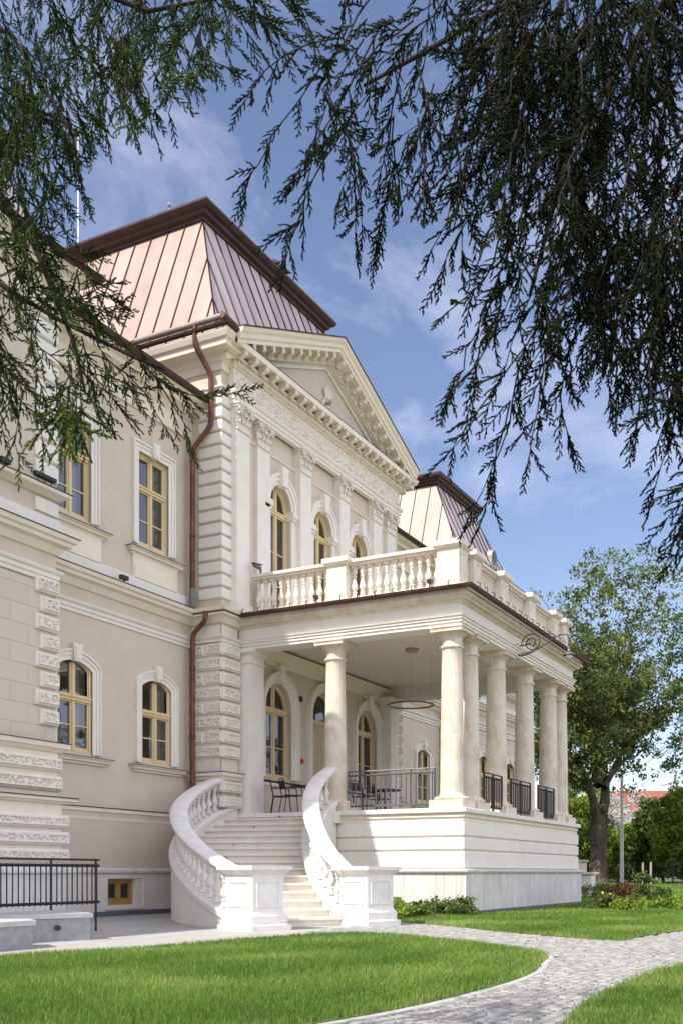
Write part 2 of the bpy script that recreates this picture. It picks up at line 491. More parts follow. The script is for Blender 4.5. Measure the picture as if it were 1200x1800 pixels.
def ring(m, A, B, y0, y1, closed=True):
    n = len(A)
    v = [(x,y0,z) for x,z in A] + [(x,y0,z) for x,z in B] + [(x,y1,z) for x,z in A] + [(x,y1,z) for x,z in B]
    f = []
    for i in range(0 if closed else 1, n):
        j = (i+1) % n
        f += [(i,n+i,n+j,j), (2*n+i,i,j,2*n+j), (n+i,3*n+i,3*n+j,n+j), (2*n+i,2*n+j,3*n+j,3*n+i)]
    if not closed:
        f += [(0,n,3*n,2*n), (1,2*n+1,3*n+1,n+1)]
    m.add(v, f)

def wallxz(m, x0, x1, z0, z1, holes, y, depth=.3):
    loops = [[Vector((x0,0,z0)),Vector((x1,0,z0)),Vector((x1,0,z1)),Vector((x0,0,z1))]]
    for h in holes: loops.append([Vector((x,0,z)) for x,z in reversed(h)])
    tri = tessellate_polygon(loops)
    pts = [p for l in loops for p in l]
    m.add([(p.x, y, p.z) for p in pts], [tuple(t) for t in tri])
    for h in holes:
        n = len(h)
        v = [(x,y,z) for x,z in h] + [(x,y+depth,z) for x,z in h]
        m.add(v, [(i,(i+1)%n,n+(i+1)%n,n+i) for i in range(n)])

def curtain(x0, x1, z0, z1, y):
    n = max(6, int((x1-x0)/.03)); v = []; f = []
    for i in range(n+1):
        x = x0+(x1-x0)*i/n; yy = y + .035*math.sin(i*1.25) + .01*math.sin(i*.4)
        v += [(x,yy,z0),(x,yy,z1)]
    f = [(2*i,2*i+2,2*i+3,2*i+1) for i in range(n)]
    return v, f

def window(P, cx, z0, w, h, kind, y, rise=.17, transom=None, bars=(), surround=.22, key=True, sill=None, apron=None,
           wood=None, rec=.16, curt=(1,1), steep=False, door=False, label=None, sur_y=.05, keyh=.32, panes=None):
    wood = wood or WOOD
    A = outl(cx, z0, w, h, kind, rise)
    top = max(z for x, z in A)
    f = M()
    ring(f, outl(cx, z0+.07, w-.14, h-.07-(0 if kind!='flat' else .07), kind, rise if kind!='round' else rise), A, y+rec-.03, y+rec+.07)
    # casement frames, mullion, transom, bars
    yb0, yb1 = y+rec-.015, y+rec+.05
    tz = transom if transom else None
    mul = .075
    def topat(x):
        a = w/2-.06
        if kind == 'round': return z0+h+math.sqrt(max(0, a*a-(x-cx)**2))
        if kind == 'seg':
            R = (w*w/4+rise*rise)/(2*rise); return z0+h+rise-R+math.sqrt(R*R-(x-cx)**2)-.06
        return z0+h-.06
    if not door:
        f.box(cx-mul/2, cx+mul/2, y+rec-.04, y+rec+.05, z0+.06, topat(cx)+.01)
    if tz:
        f.box(cx-w/2+.03, cx+w/2-.03, y+rec-.06, y+rec+.055, tz-.055, tz+.055)
        f.box(cx-w/2+.03, cx+w/2-.03, y+rec-.085, y+rec-.058, tz+.01, tz+.05)
    if not door:
        for sgn in (-1, 1):
            xa, xb = (cx-w/2+.06, cx-mul/2) if sgn < 0 else (cx+mul/2, cx+w/2-.06)
            lo, hi = z0+.07, (tz-.05 if tz else min(topat(xa), topat(xb)))
            t_ = .045
            f.box(xa, xa+t_, yb0, yb1-.01, lo, hi); f.box(xb-t_, xb, yb0, yb1-.01, lo, hi)
            f.box(xa+t_, xb-t_, yb0+.002, yb1-.012, lo, lo+t_+.02); f.box(xa+t_, xb-t_, yb0+.002, yb1-.012, hi-t_, hi)
            if tz:
                e = min(topat(xa), topat(xb))
                lo2 = tz+.05
                f.box(xa, xa+t_, yb0, yb1-.01, lo2, max(lo2+.02, topat(xa)+.01)); f.box(xb-t_, xb, yb0, yb1-.01, lo2, max(lo2+.02, topat(xb)+.01))
                f.box(xa+t_, xb-t_, yb0+.002, yb1-.012, lo2, lo2+t_)
                if kind != 'flat':
                    aw = w-.14-.001
                else:
                    f.box(xa+t_, xb-t_, yb0+.002, yb1-.012, e-t_, e)
            for bz in bars:
                f.box(xa+t_, xb-t_, yb0+.01, yb1-.02, bz-.014, bz+.014)
        if tz and kind != 'flat':
            ring(f, outl(cx, tz+.05, w-.21, z0+h-tz-.05, kind, rise), outl(cx, tz+.05, w-.13, z0+h-tz-.05, kind, rise), yb0+.003, yb1-.013, False)
    win = f.build('door' if door else 'window', wood, P)
    if label: win['label'] = label
    if door:
        d = M(); lo, hi = z0+.07, tz-.05
        for xa, xb in ((cx-w/2+.07, cx-.004), (cx+.004, cx+w/2-.07)):
            d.box(xa, xb, y+rec+.0, y+rec+.05, lo, hi)
            n_ = 3; hh = (hi-lo-.16)/n_
            for i in range(n_):
                za = lo+.08+i*(hh+.0)+.04; zb = za+hh-.08
                ring(d, [(xa+.11,za+.03),(xb-.11,za+.03),(xb-.11,zb-.03),(xa+.11,zb-.03)], [(xa+.08,za),(xb-.08,za),(xb-.08,zb),(xa+.08,zb)], y+rec-.018, y+rec+.01)
        d.build('door_leaf', DOORWOOD, win)
        g = M(); g.tube([(cx-.06,y+rec-.05,z0+1.05),(cx-.16,y+rec-.06,z0+1.05)], .012, 8); g.build('handle', COPDARK, win)
        B = outl(cx, tz, w-.08, z0+h-tz, kind, rise)
        g = M(); g.box(cx-.012, cx+.012, yb0+.01, yb1-.02, tz, top-.05); g.add([(x,y+rec+.02,z) for x,z in B], [tuple(range(len(B)))]); 
        # glazing bar and fanlight glass kept apart
        g.v = g.v[8:]; g.f = [tuple(i-8 for i in ff) for ff in g.f[6:]]
        g.build('pane', GLASS, win, fix=False)
    else:
        B = outl(cx, z0+.04, w-.08, h-.04-(0 if kind!='flat' else .04), kind, rise)
        g = M(); g.add([(x,y+rec+.022,z) for x,z in B], [tuple(range(len(B)))]); g.build('pane', GLASS, win, fix=False)
        c = M()
        if curt[0]: c.add(*curtain(cx-w/2+.02, cx-w/2+.02+.36*w*curt[0], z0+.05, topat(cx-w*.3), y+rec+.25))
        if curt[1]: c.add(*curtain(cx+w/2-.02-.36*w*curt[1], cx+w/2-.02, z0+.05, topat(cx+w*.3), y+rec+.25))
        if c.v: c.build('curtain', CURTAIN, win, smooth=True, fix=False)
    if surround:
        s = M(); e = surround
        bt = .0
        ring(s, outl(cx, z0, w, h, kind, rise, .0, bt), outl(cx, z0, w, h, kind, rise, e*.45, bt), y-sur_y*.6, y+.02, False)
        ring(s, outl(cx, z0, w, h, kind, rise, e*.45, bt), outl(cx, z0, w, h, kind, rise, e*.8, bt), y-sur_y, y+.02, False)
        ring(s, outl(cx, z0, w, h, kind, rise, e*.8, bt), outl(cx, z0, w, h, kind, rise, e, bt), y-sur_y*1.6, y+.02, False)
        s.build('surround', TRIM, win)
    if key:
        s = M(); kb, kt = .10, .15
        za, zb = top-.03, top+keyh
        s.prismY([(cx-kb,za),(cx+kb,za),(cx+kt,zb),(cx-kt,zb)], y-.12, y+.0)
        s.prismY([(cx-kb+.04,za+.05),(cx+kb-.04,za+.05),(cx+kt-.05,zb-.05),(cx-kt+.05,zb-.05)], y-.14, y-.11)
        s.build('keystone', RELIEF if kind != 'flat' else TRIM, win)
    if sill:
        sx0, sx1, st = sill          # top height st
        s = M()
        prof = [(-.02,st-.14),(.05,st-.14),(.06,st-.10),(.13,st-.08),(.14,st-.03),(.19,st-.02),(.19,st+.0),(-.02,st+.01)]
        s.sweep([(sx0+.14,y+.05),(sx0+.14,y),(sx1-.14,y),(sx1-.14,y+.05)], prof)
        if apron:
            s.box(sx0+.16, sx1-.16, y-.045, y+.0, apron, st-.13)
            s.box(sx0+.20, sx1-.20, y-.075, y-.04, apron+.0, apron+.30)
        s.build('sill', CREAM, win)
        s = M(); s.sweep([(sx0+.14,y+.05),(sx0+.14,y),(sx1-.14,y),(sx1-.14,y+.05)], [(-.01,st+.011),(.205,st+.001),(.205,st+.016),(-.01,st+.03)])
        s.build('sill_flashing', FLASH, win)
    return win

# ------------------------------------------------------------------ the palace
YA, YB, YR = 14.95, 16.15, 15.2
XA, XRL, XRR, XW, XP = 15.95, 22.15, 32.7, 39.05, 45.25   # wing corners, left to right
XA0 = -2.0
PAL = empty('palace', (27.4, 20, 0))
tag(PAL, 'cream neo-renaissance palace with pedimented centre, columned portico and copper mansard roofs', 'palace')
ZF = 2.52

class Win:  # window specs: opening + arguments
    pass
UPW = [17.76, 20.61, 34.2, 37.05]
LOW = [17.81, 20.72, 34.1, 37.1]
# wing walls -------------------------------------------------------
def wing(x0, x1, ups, lows, base_win=None):
    m = M()
    holes = [outl(c, 8.9, 1.17, 2.25, 'flat') for c in ups] + [outl(c, 3.66, 1.16, 1.87, 'seg', .18) for c in lows]
    wallxz(m, x0, x1, 2.2, 13.2, holes, YB)
    m.build('wall', PLASTER, PAL, fix=False)
    m = M(); wallxz(m, x0, x1, 1.0, 2.25, [], YB-.1); m.build('wall', PLASTER, PAL, fix=False)
    m = M(); wallxz(m, x0, x1, -.1, 1.02, [outl(base_win, .25, .98, .6, 'flat')] if base_win else [], YB-.13, .2); m.build('plinth', RENDER, PAL, fix=False)
    m = M(); m.box(x0, x1, YB-.17, YB-.1, -.05, .11); m.build('base_strip', BASE, PAL)
wing(XA, XRL, UPW[:2], LOW[:2], 19.27)
wing(XRR, XW, UPW[2:], LOW[2:])
for i, c in enumerate(UPW):
    window(PAL, c, 8.9, 1.17, 2.25, 'flat', YB, transom=10.32, bars=(9.55,), surround=.23, keyh=.33, rec=.11,
           sill=(c-.98, c+1.06, 8.75), apron=8.06, curt=(.7,1) if i % 2 else (1,.5))
for i, c in enumerate(LOW):
    window(PAL, c, 3.66, 1.16, 1.87, 'seg', YB, rise=.18, transom=4.88, bars=(4.28,), surround=.24, keyh=.36, rec=.06,
           sill=(c-.99, c+1.06, 3.57), curt=(.6,1) if i % 2 else (1,.6))
w_ = window(PAL, 19.27, .25, .98, .6, 'flat', YB-.13, surround=0, key=False, wood=WOODB, rec=.12, curt=(0,0), label='low basement window with an orange brown frame')
m = M(); ring(m, outl(19.4, .19, 1.3, .68, 'flat'), outl(19.4, .14, 1.42, .76, 'flat'), YB-.16, YB-.1); m.build('surround', RENDER, w_)

# projecting end pavilions ------------------------------------------
def pavilion(x0, x1, cs, near):
    m = M()
    holes = [outl(c, 8.9, 1.17, 2.25, 'flat') for c in cs] + [outl(c, 3.95, 1.16, 1.75, 'seg', .18) for c in cs]
    wallxz(m, x0, x1, 6.75, 13.3, [h for h in holes if h[0][1] > 7], YA)
    m.build('wall', PLASTER, PAL, fix=False)
    m = M(); wallxz(m, x0, x1, 3.42, 6.76, [h for h in holes if h[0][1] < 7], YA); m.build('wall', ASHLAR, PAL, fix=False)
    m = M(); wallxz(m, x0, x1, 2.39, 3.43, [], YA-.06); m.build('wall', CREAM, PAL, fix=False)
    m = M(); wallxz(m, x0, x1, 1.0, 2.4, [], YA-.16); m.build('wall', CREAM, PAL, fix=False)
    m = M(); wallxz(m, x0-.1, x1+.1, -.1, 1.02, [], YA-.22); m.box(x0-.1, x1+.1, YA-.21, YB, -.1, 1.01); m.build('plinth', PLINTH, PAL, fix=False)
    # side returns of the projection
    m = M()
    for X in (x0, x1):
        m.add([(X,YA,3.42),(X,YB+.05,3.42),(X,YB+.05,13.3),(X,YA,13.3)], [(0,1,2,3)])
    m.build('side_wall', PLASTER, PAL, fix=False)
    m = M()
    for X, s in ((x0,-1),(x1,1)):
        m.box(X-.3, X+.0+ .06*0, YA-.155, YB+.05, 1.0, 2.395) if s > 0 else m.box(X, X+.3, YA-.155, YB+.05, 1.0, 2.395)
        m.box(X-.3, X, YA-.055, YB+.05, 2.395, 3.42) if s > 0 else m.box(X, X+.3, YA-.055, YB+.05, 2.395, 3.42)
    m.build('side_wall', CREAM, PAL)
    for c in cs:
        w = window(PAL, c, 8.9, 1.17, 2.25, 'flat', YA, transom=10.32, bars=(9.55,), surround=.23, key=False)
        s = M(); s.sweep([(c-1.2,YA+.05),(c-1.2,YA),(c+1.2,YA),(c+1.2,YA+.05)], [(-.02,11.75),(.06,11.75),(.1,11.85),(.26,11.92),(.28,12.05),(-.02,12.1)]); s.build('hood', CREAM, w)
        window(PAL, c, 3.95, 1.16, 1.6, 'seg', YA, rise=.18, transom=4.98, bars=(4.45,), surround=.24, key=True)
pavilion(XA0, XA, [13.0], True)
pavilion(XW, XP, [40.5, 43.7], False)

# vermiculated stone: real worm-eaten relief -------------------------------
def verm(m, x0, x1, z0, z1, y, res=.016, amp=.04, face='y', yy=None, margin=.035):
    """panel facing -Y (or -X when face == 'x': then x0,x1 run along y and y is the x of the face)"""
    nx = max(4, int((x1-x0)/res)); nz = max(4, int((z1-z0)/res)); v = []; f = []
    for j in range(nz+1):
        for i in range(nx+1):
            a = x0+(x1-x0)*i/nx; z = z0+(z1-z0)*j/nz
            q = noise.noise(Vector((a*21, z*23, y*3))) + .6*noise.noise(Vector((a*43+5, z*45, y)))
            h = amp*(1 if q > .0 else (.0 if q < -.16 else (q+.16)/.16))
            e = min(a-x0, x1-a, z-z0, z1-z)
            if e < margin: h = amp*1.1
            if e < 1e-6: h = -.02
            if face == 'y': v.append((a, y-h, z))
            else: v.append((y-h, a, z))
    for j in range(nz):
        for i in range(nx):
            b = j*(nx+1)+i
            f.append((b,b+1,b+nx+2,b+nx+1) if face == 'y' else (b,b+nx+1,b+nx+2,b+1))
    m.add(v, f)

# quoins
def quoin_plain(x0, x1, y0, y1, z0, z1, n):
    """rusticated corner: n blocks as one part each"""
    hh = (z1-z0)/n
    for i in range(n):
        m = M(); c = .025
        za, zb = z0+i*hh+.03, z0+(i+1)*hh-.03
        # chamfered L block: bottom and top bevelled
        m.frus(x0+c, x1-c, y0+c, y1-c, za, x0, x1, y0, y1, za+c)
        m.box(x0, x1, y0, y1, za+c, zb-c)
        m.frus(x0, x1, y0, y1, zb-c, x0+c, x1-c, y0+c, y1-c, zb)
        yield m
for m in quoin_plain(XRL-.055, 22.72, YR-.055, 15.86, 7.95, 13.2, 16): m.build('quoin', TRIM, PAL)
for i, m in enumerate(quoin_plain(15.35, XA+.03, YA-.05, YA+.4, 8.75, 12.35, 9)):
    m.build('quoin', TRIM, PAL)
m = M(); m.box(15.35, XA+.03, YA-.05, YA+.4, 8.12, 8.38); m.build('quoin', TRIM, PAL)
for m in quoin_plain(XW-.03, XW+.55, YA-.05, YA+.4, 8.12, 12.35, 11): m.build('quoin', TRIM, PAL)

def verm_quoins(x0, x1, z0, n, pitch, y, hh=.3, corner=None, alt=.13, left_long=True):
    for i in range(n):
        za = z0+i*pitch; zb = za+hh
        a = x0 + (alt if i % 2 == 0 else 0)
        m = M(); m.block(a, x1, y-.07, y+.2, za, zb, .02); verm(m, a+.045, x1-.03, za+.03, zb-.03, y-.068)
        if corner:   # wraps onto the side face that looks to -X
            m2 = M(); verm(m2, corner[0], corner[1], za+.03, zb-.03, corner[2]-.068, face='x')
            m.box(corner[2]-.068, corner[2]+.1, corner[0]-.02, corner[1]+.02, za+.005, zb-.005)
            m.add(m2.v, m2.f)
        m.build('quoin', RELIEF, PAL, fix=False)
verm_quoins(15.35, XA+.04, 3.93, 8, .372, YA)
verm_quoins(XW-.02, XW+.6, 3.93, 8, .372, YA, corner=(YA+.05, YA+.6, XW))
for i in range(8):
    za = 3.93+i*.372; zb = za+.30; m = M()
    m.box(XRL-.07, 22.85, YR-.10, 16.1, za, zb)
    yspl = 15.62
    if i % 2:
        verm(m, YR-.06, yspl-.03, za+.03, zb-.03, XRL-.068, face='x'); verm(m, yspl+.10, 16.08, za+.03, zb-.03, XRL-.068, face='x')
    else:
        verm(m, YR-.06, 16.05, za+.03, zb-.03, XRL-.068, face='x')
    verm(m, XRL-.03, 22.83, za+.03, zb-.03, YR-.098)
    m.build('quoin', RELIEF, PAL, fix=False)
    m = M(); m.box(32.4, XRR+.2, YR-.10, 16.1, za, zb); verm(m, 32.45, XRR+.17, za+.03, zb-.03, YR-.098); m.build('quoin', RELIEF, PAL, fix=False)
for za, zb in ((2.66,2.95),(3.05,3.33)):
    m = M(); m.box(XRL-.12, 22.9, YR-.14, 16.1, za, zb); verm(m, YR-.1, 16.05, za+.03, zb-.03, XRL-.118, face='x'); verm(m, XRL-.08, 22.87, za+.03, zb-.03, YR-.138)
    m.build('quoin', RELIEF, PAL, fix=False)
# long vermiculated courses on the left pavilion
for (za, zb, y) in ((3.01,3.29,YA-.06),(2.62,2.92,YA-.06),(1.88,2.14,YA-.16),(1.54,1.81,YA-.16),(1.21,1.47,YA-.16)):
    for xa, xb, res in ((11.8, XA+.05+(.1 if za < 2 else 0), .016),):
        m = M(); m.block(xa, xb, y-.08, y+.1, za, zb, .03); verm(m, xa+.05, xb-.04, za+.035, zb-.035, y-.078, res)
        m.build('vermiculated_course', RELIEF, PAL, fix=False)
    m = M(); m.block(XW-.05, XP+.05, y-.08, y+.1, za, zb, .03); m.build('vermiculated_course', RELIEF, PAL)

# risalit (pedimented centre) ---------------------------------------
ARC = [25.0, 27.4, 29.8]
m = M()
holes = [outl(c, 7.8, 1.12, 3.38, 'round') for c in ARC]
wallxz(m, XRL, XRR, 7.3, 13.1, holes, YR, .22)
wallxz(m, XRL, XRR, 13.05, 14.6, [], YR-.0)
m.add([(XRL,YR,2),(XRL,27,2),(XRL,27,14.6),(XRL,YR,14.6)], [(0,3,2,1)])
m.add([(XRR,YR,2),(XRR,27,2),(XRR,27,14.6),(XRR,YR,14.6)], [(0,1,2,3)])
m.build('wall', PLASTER, PAL, fix=False)
LOWARC = [25.05, 27.7, 30.55]
m = M()
holes = [outl(LOWARC[0], 3.62, 1.4, 1.95, 'round'), outl(LOWARC[1], ZF+.02, 1.5, 3.1, 'round'), outl(LOWARC[2], 3.62, 1.4, 1.95, 'round')]
wallxz(m, XRL, XRR, 1.0, 7.35, holes, YR+.1, .3)
m.build('wall', PLASTER, PAL, fix=False)
m = M()
m.box(XRL, 22.9, YR, YR+.11, 1.0, 7.3); m.build('corner_pier', RELIEF, PAL)
m = M(); m.box(XRR-.1, XRR, YR, YR+.11, 1.0, 7.3); m.build('corner_pier', RELIEF, PAL)
m = M(); m.box(XRL-.03, XRL+.02, YR+.02, 16.1, 1.0, 7.3)
m.build('corner_pier', RELIEF, PAL)
for i, c in enumerate(ARC):
    w = window(PAL, c, 7.8, 1.12, 3.38, 'round', YR+.02, transom=11.0, bars=(9.0,9.9), surround=0, key=False, rec=.14, curt=(.0,.9))
    s = M()
    ring(s, outl(c, 11.18, 1.12, .0, 'round'), outl(c, 11.18, 1.12, .0, 'round', g=.11), YR-.05, YR+.02, False)
    ring(s, outl(c, 11.18, 1.12, .0, 'round', g=.11), outl(c, 11.18, 1.12, .0, 'round', g=.24), YR-.09, YR+.02, False)
    ring(s, outl(c, 11.18, 1.12, .0, 'round', g=.24), outl(c, 11.18, 1.12, .0, 'round', g=.31), YR-.12, YR+.02, False)
    s.build('arch_moulding', TRIM, w)
    s = M(); za, zb = 11.68, 12.22
    s.prismY([(c-.11,za),(c+.11,za),(c+.17,zb),(c-.17,zb)], YR-.2, YR); s.build('keystone', TRIM, w)
    s = M()
    for sg in (-1, 1):
        xa, xb = (c-.87, c-.56) if sg < 0 else (c+.56, c+.87)
        s.box(xa, xb, YR-.05, YR+.0, 7.8, 10.95)
        for o_, z_, h_ in ((.07,10.93,.08),(.11,11.01,.09),(.09,11.1,.08)):
            s.box(xa-.02 if sg<0 else xa-o_*.3, xb+o_*.3 if sg<0 else xb+.02, YR-.03-o_, YR+.2+o_*.1, z_, z_+h_-.001)
    s.build('impost', TRIM, w)
for i, c in enumerate(LOWARC):
    if i == 1:
        w = window(PAL, c, ZF+.02, 1.5, 3.1, 'round', YR+.1, transom=5.5, surround=.0, key=False, door=True, label='tall panelled door under a glazed fanlight')
    else:
        w = window(PAL, c, 3.62, 1.4, 1.95, 'round', YR+.1, transom=5.52, bars=(4.5,), surround=0, key=False, curt=(.55,.0))
    s = M(); z0_ = ZF+.02 if i == 1 else 3.62; wd = 1.5 if i == 1 else 1.4; hh = 3.1 if i == 1 else 1.95
    for g0, g1, d in ((0,.10,.06),(.10,.24,.10),(.24,.30,.15)):
        ring(s, outl(c, z0_, wd, hh, 'round', g=g0), outl(c, z0_, wd, hh, 'round', g=g1), YR+.1-d, YR+.12, False)
    s.build('arch_moulding', TRIM, w)
    s = M(); za = z0_+hh+wd/2-.02; s.prismY([(c-.1,za),(c+.1,za),(c+.14,za+.4),(c-.14,za+.4)], YR-.1, YR+.1); s.box(c-.2, c+.2, YR-.13, YR+.1, za+.4, za+.47); s.build('keystone', TRIM, w)
# dado band inside the portico
for xa, xb in ((22.9,24.1),(25.95,26.6),(24.1,25.95)):
    pass
for xa, xb in ((22.9,26.6),(28.8,32.6)):
    m = M(); m.box(xa, xb, YR+.03, YR+.1, ZF, 3.40); m.build('dado', PLASTER, PAL)
    m = M(); m.sweep([(xa,YR+.04),(xb,YR+.04)], [(-.02,3.39),(.05,3.39),(.07,3.46),(-.02,3.5)]); m.build('dado_rail', CREAM, PAL)
    m = M(); m.box(xa, xb, YR-.035, YR+.09, 3.502, 3.53); m.build('dado_flashing', FLASH, PAL)

# mouldings that run along the fronts --------------------------------------
L1 = [(XA0,YA),(XA,YA),(XA,YB),(XRL,YB),(XRL,YR),(22.95,YR)]
R1 = [(32.6,YR),(XRR,YR),(XRR,YB),(XW,YB),(XW,YA),(XP,YA),(XP,26)]
def run(paths, prof, name, mat):
    for p in paths:
        m = M(); m.sweep(p, prof); m.build(name, mat, PAL)
run((L1,R1), [(-.05,6.78),(.03,6.78),(.03,6.86),(.06,6.87),(.06,6.95),(.10,6.97),(.12,7.01),(.12,7.03),(-.05,7.05)], 'string_course', TRIM)
run((L1,R1), [(-.05,7.36),(.04,7.36),(.10,7.44),(.12,7.50),(.24,7.53),(.25,7.60),(.31,7.62),(.34,7.70),(-.05,7.72)], 'belt_cornice', CREAM)
LB = [(XA0,YA),(XA,YA),(XA,YB),(XRL,YB)]; RB = [(XRR,YB),(XW,YB),(XW,YA),(XP,YA),(XP,26)]
run((LB,RB), [(-.05,7.721),(.355,7.702),(.355,7.72),(-.05,7.75)], 'cornice_flashing', FLASH)
# flashing-free plinth above the belt
run((LB,RB), [(-.05,7.74),(.07,7.74),(.07,8.04),(.03,8.07),(-.05,8.08)], 'upper_plinth', TRIM)
# pavilion sill courses
LA = [(XA0,YA),(XA,YA),(XA,YB)]; RA = [(XW,YB),(XW,YA),(XP,YA),(XP,26)]
run((LA,RA), [(-.05,3.40),(.10,3.40),(.16,3.46),(.20,3.48),(.22,3.57),(-.05,3.58)], 'sill_course', CREAM)
run((LA,RA), [(-.05,3.581),(.235,3.571),(.235,3.585),(-.05,3.60)], 'sill_flashing', FLASH)
run((LA,RA), [(-.05,2.37),(.22,2.37),(.24,2.40),(.30,2.42),(.31,2.48),(-.05,2.49)], 'plinth_cornice', CREAM)
run((LA,RA), [(-.05,2.491),(.33,2.481),(.33,2.50),(-.05,2.53)], 'sill_flashing', FLASH)
run((LA,RA), [(-.05,8.44),(.05,8.44),(.12,8.48),(.22,8.52),(.24,8.58),(-.05,8.60)], 'sill_course', CREAM)
run((LA,RA), [(-.05,8.601),(.255,8.585),(.255,8.60),(-.05,8.62)], 'sill_flashing', FLASH)
LW = [(XA+.05,YB),(XRL,YB)]; RW = [(XRR,YB),(XW,YB)]
run((LW,RW), [(-.05,2.20),(.11,2.20),(.12,2.27),(.16,2.36),(.20,2.38),(.21,2.46),(-.05,2.47)], 'plinth_cornice', CREAM)
run((LW,RW), [(-.05,2.471),(.225,2.461),(.225,2.48),(-.05,2.51)], 'sill_flashing', FLASH)
LL = [(XA0,YA-.1),(XA+.1,YA-.1),(XA+.1,YB-.0),(XRL,YB-.0)]
run((LL,), [(-.05,.98),(.15,.98),(.18,1.0),(.18,1.06),(.14,1.10),(-.05,1.12)], 'plinth_ledge', PLINTH)
run(([(XRL,YB),(XRL,YR),(22.9,YR)],[(32.6,YR),(XRR,YR),(XRR,YB)]), [(-.05,3.36),(.10,3.36),(.13,3.44),(.20,3.46),(.21,3.54),(-.05,3.55)], 'plinth_cornice', CREAM)
run(([(XRL,YB),(XRL,YR),(22.9,YR)],[(32.6,YR),(XRR,YR),(XRR,YB)]), [(-.05,3.551),(.225,3.541),(.225,3.56),(-.05,3.58)], 'sill_flashing', FLASH)
# top cornices of wings and pavilions
EV = [(-.05,12.12),(.05,12.12),(.07,12.18),(.05,12.20),(.05,12.55),(.12,12.62),(.16,12.70),(.34,12.74),(.36,12.84),(.50,12.90),(.55,12.98),(-.05,13.0)]
run(([(XA0,YA),(XA,YA),(XA,YB),(XRL,YB)], [(XRR,YB),(XW,YB),(XW,YA),(XP,YA),(XP,26)]), EV, 'eaves_cornice', CREAM)
def gutter(path, z, out, name='gutter', mat=None, r=.085):
    prof = []
    for i in range(9):
        q = math.pi + math.pi*i/8
        prof.append((out + r + r*math.cos(q), z + r*math.sin(q)))
    prof += [(out+2*r+.012, z+.015), (out+2*r-.02, z+.02), (out+.0, z+.02)]
    m = M(); m.sweep(path, prof); return m.build(name, mat or GUTCOP, PAL)
gutter([(XA0,YA),(XA,YA),(XA,YB),(XRL,YB)], 13.06, .53, mat=COPDARK)
gutter([(XRR,YB),(XW,YB),(XW,YA),(XP,YA),(XP,26)], 13.06, .53, mat=COPDARK)

# risalit order: pilasters, capitals, entablature ---------------------------
PX = [(22.86,.0),(24.02,.1),(26.12,.0),(28.5,.0),(30.80,.0),(32.06,.1)]
def capital():
    """Corinthian pilaster capital, width .62, height .62, at the origin, facing -Y"""
    m = M(); w = .31
    m.frus(-w, w, -.16, .1, 0, -w-.03, w+.03, -.20, .1, .54)
    m.tube([(-w-.02,-.18,.0),(w+.02,-.18,.0)], .022, 8)
    def leaf(x, z, h, s, out):
        # curled acanthus leaf as a bent plate with ragged sides
        rows = 7; v = []; f = []
        for i in range(rows):
            u = i/(rows-1)
            zz = z + h*math.sin(u*1.9)/math.sin(1.57) if u < .85 else z + h*(.98 - (u-.85)*1.1)
            yy = -.17 - .02 - out*(u**2.4)
            ww = s*(.55+.55*math.sin(math.pi*min(1,u*.95)))*(1+.16*(-1)**i)
            for k, q in enumerate((-1,-.5,0,.5,1)):
                v.append((x+q*ww, yy+.028*abs(q)-.0*(k%2), zz-.012*abs(q)))
        for i in range(rows-1):
            for k in range(4): f.append((i*5+k,i*5+k+1,(i+1)*5+k+1,(i+1)*5+k))
        b = len(v)
        v += [(p[0],p[1]+.018,p[2]) for p in v]
        f += [tuple(reversed([b+i for i in q])) for q in f]
        m.add(v, f)
    for x in (-.24,-.08,.08,.24): leaf(x, .02, .2, .075, .07)
    for x in (-.30,-.16,0,.16,.30): leaf(x, .16, .26, .07, .09)
    for sg in (-1, 1):
        pts = []; 
        for i in range(22):
            q = i/21*math.pi*3.2; r = .095*(1-i/26)
            pts.append((sg*(.27-.0+r*math.cos(q)*1.0*1), -.27-.01*i/22, .46+r*math.sin(q)))
        m.tube(pts, [.024-.0006*i for i in range(22)], 6)
        m.tube([(sg*.08,-.2,.2),(sg*.13,-.22,.36),(sg*.24,-.25,.53)], .02, 6)
        pts = [(sg*(.05+.045*math.cos(q)), -.24, .45+.045*math.sin(q)) for q in [i*.7 for i in range(9)]]
        m.tube(pts, .014, 5)
    m.box(-w-.06, w+.06, -.26, .1, .545, .60); m.box(-w-.09, w+.09, -.29, .1, .602, .64)
    m.lathe([(0,-.05),(.05,-.04),(.06,0),(.03,.04),(0,.05)], (0,-.3), 8, False, .60)
    return m.mesh('capital', RELIEF)
CAP = capital()
def capsized(): return CAP
pil = []
for i, (x, dy) in enumerate(PX):
    m = M(); y = YR-.2+dy
    m.box(x-.31, x+.31, y, YR+.02, 7.75, 12.42)
    m.box(x-.37, x+.37, y-.06, YR+.02, 7.7, 7.95)
    p = m.build('pilaster', TRIM, PAL)
    inst('capital', CAP, p, T(x, y+.16, 12.41))
m = M(); m.sweep([(XRL,YR),(XRR,YR)], [(-.02,12.40),(.03,12.40),(.05,12.44),(-.02,12.47)]); m.build('string_course', TRIM, PAL)
E0, E1, YE = 22.46, 32.5, YR-.2
def fr(paths, prof, name, mat, parent=None):
    for p in paths:
        m = M(); m.sweep(p, prof); m.build(name, mat, parent or PAL)
# architrave
fr(([(E0,YR),(E0,YE),(E1,YE),(E1,YR)],), [(-.15,13.04),(.0,13.04),(.0,13.13),(.03,13.14),(.03,13.24),(.06,13.25),(.09,13.32),(.09,13.35),(-.15,13.36)], 'architrave', TRIM)
fr(([(XRL,26),(XRL,YR),(E0,YR)],), [(-.02,13.24),(.04,13.24),(.05,13.30),(.09,13.33),(.09,13.37),(-.02,13.38)], 'architrave', TRIM)
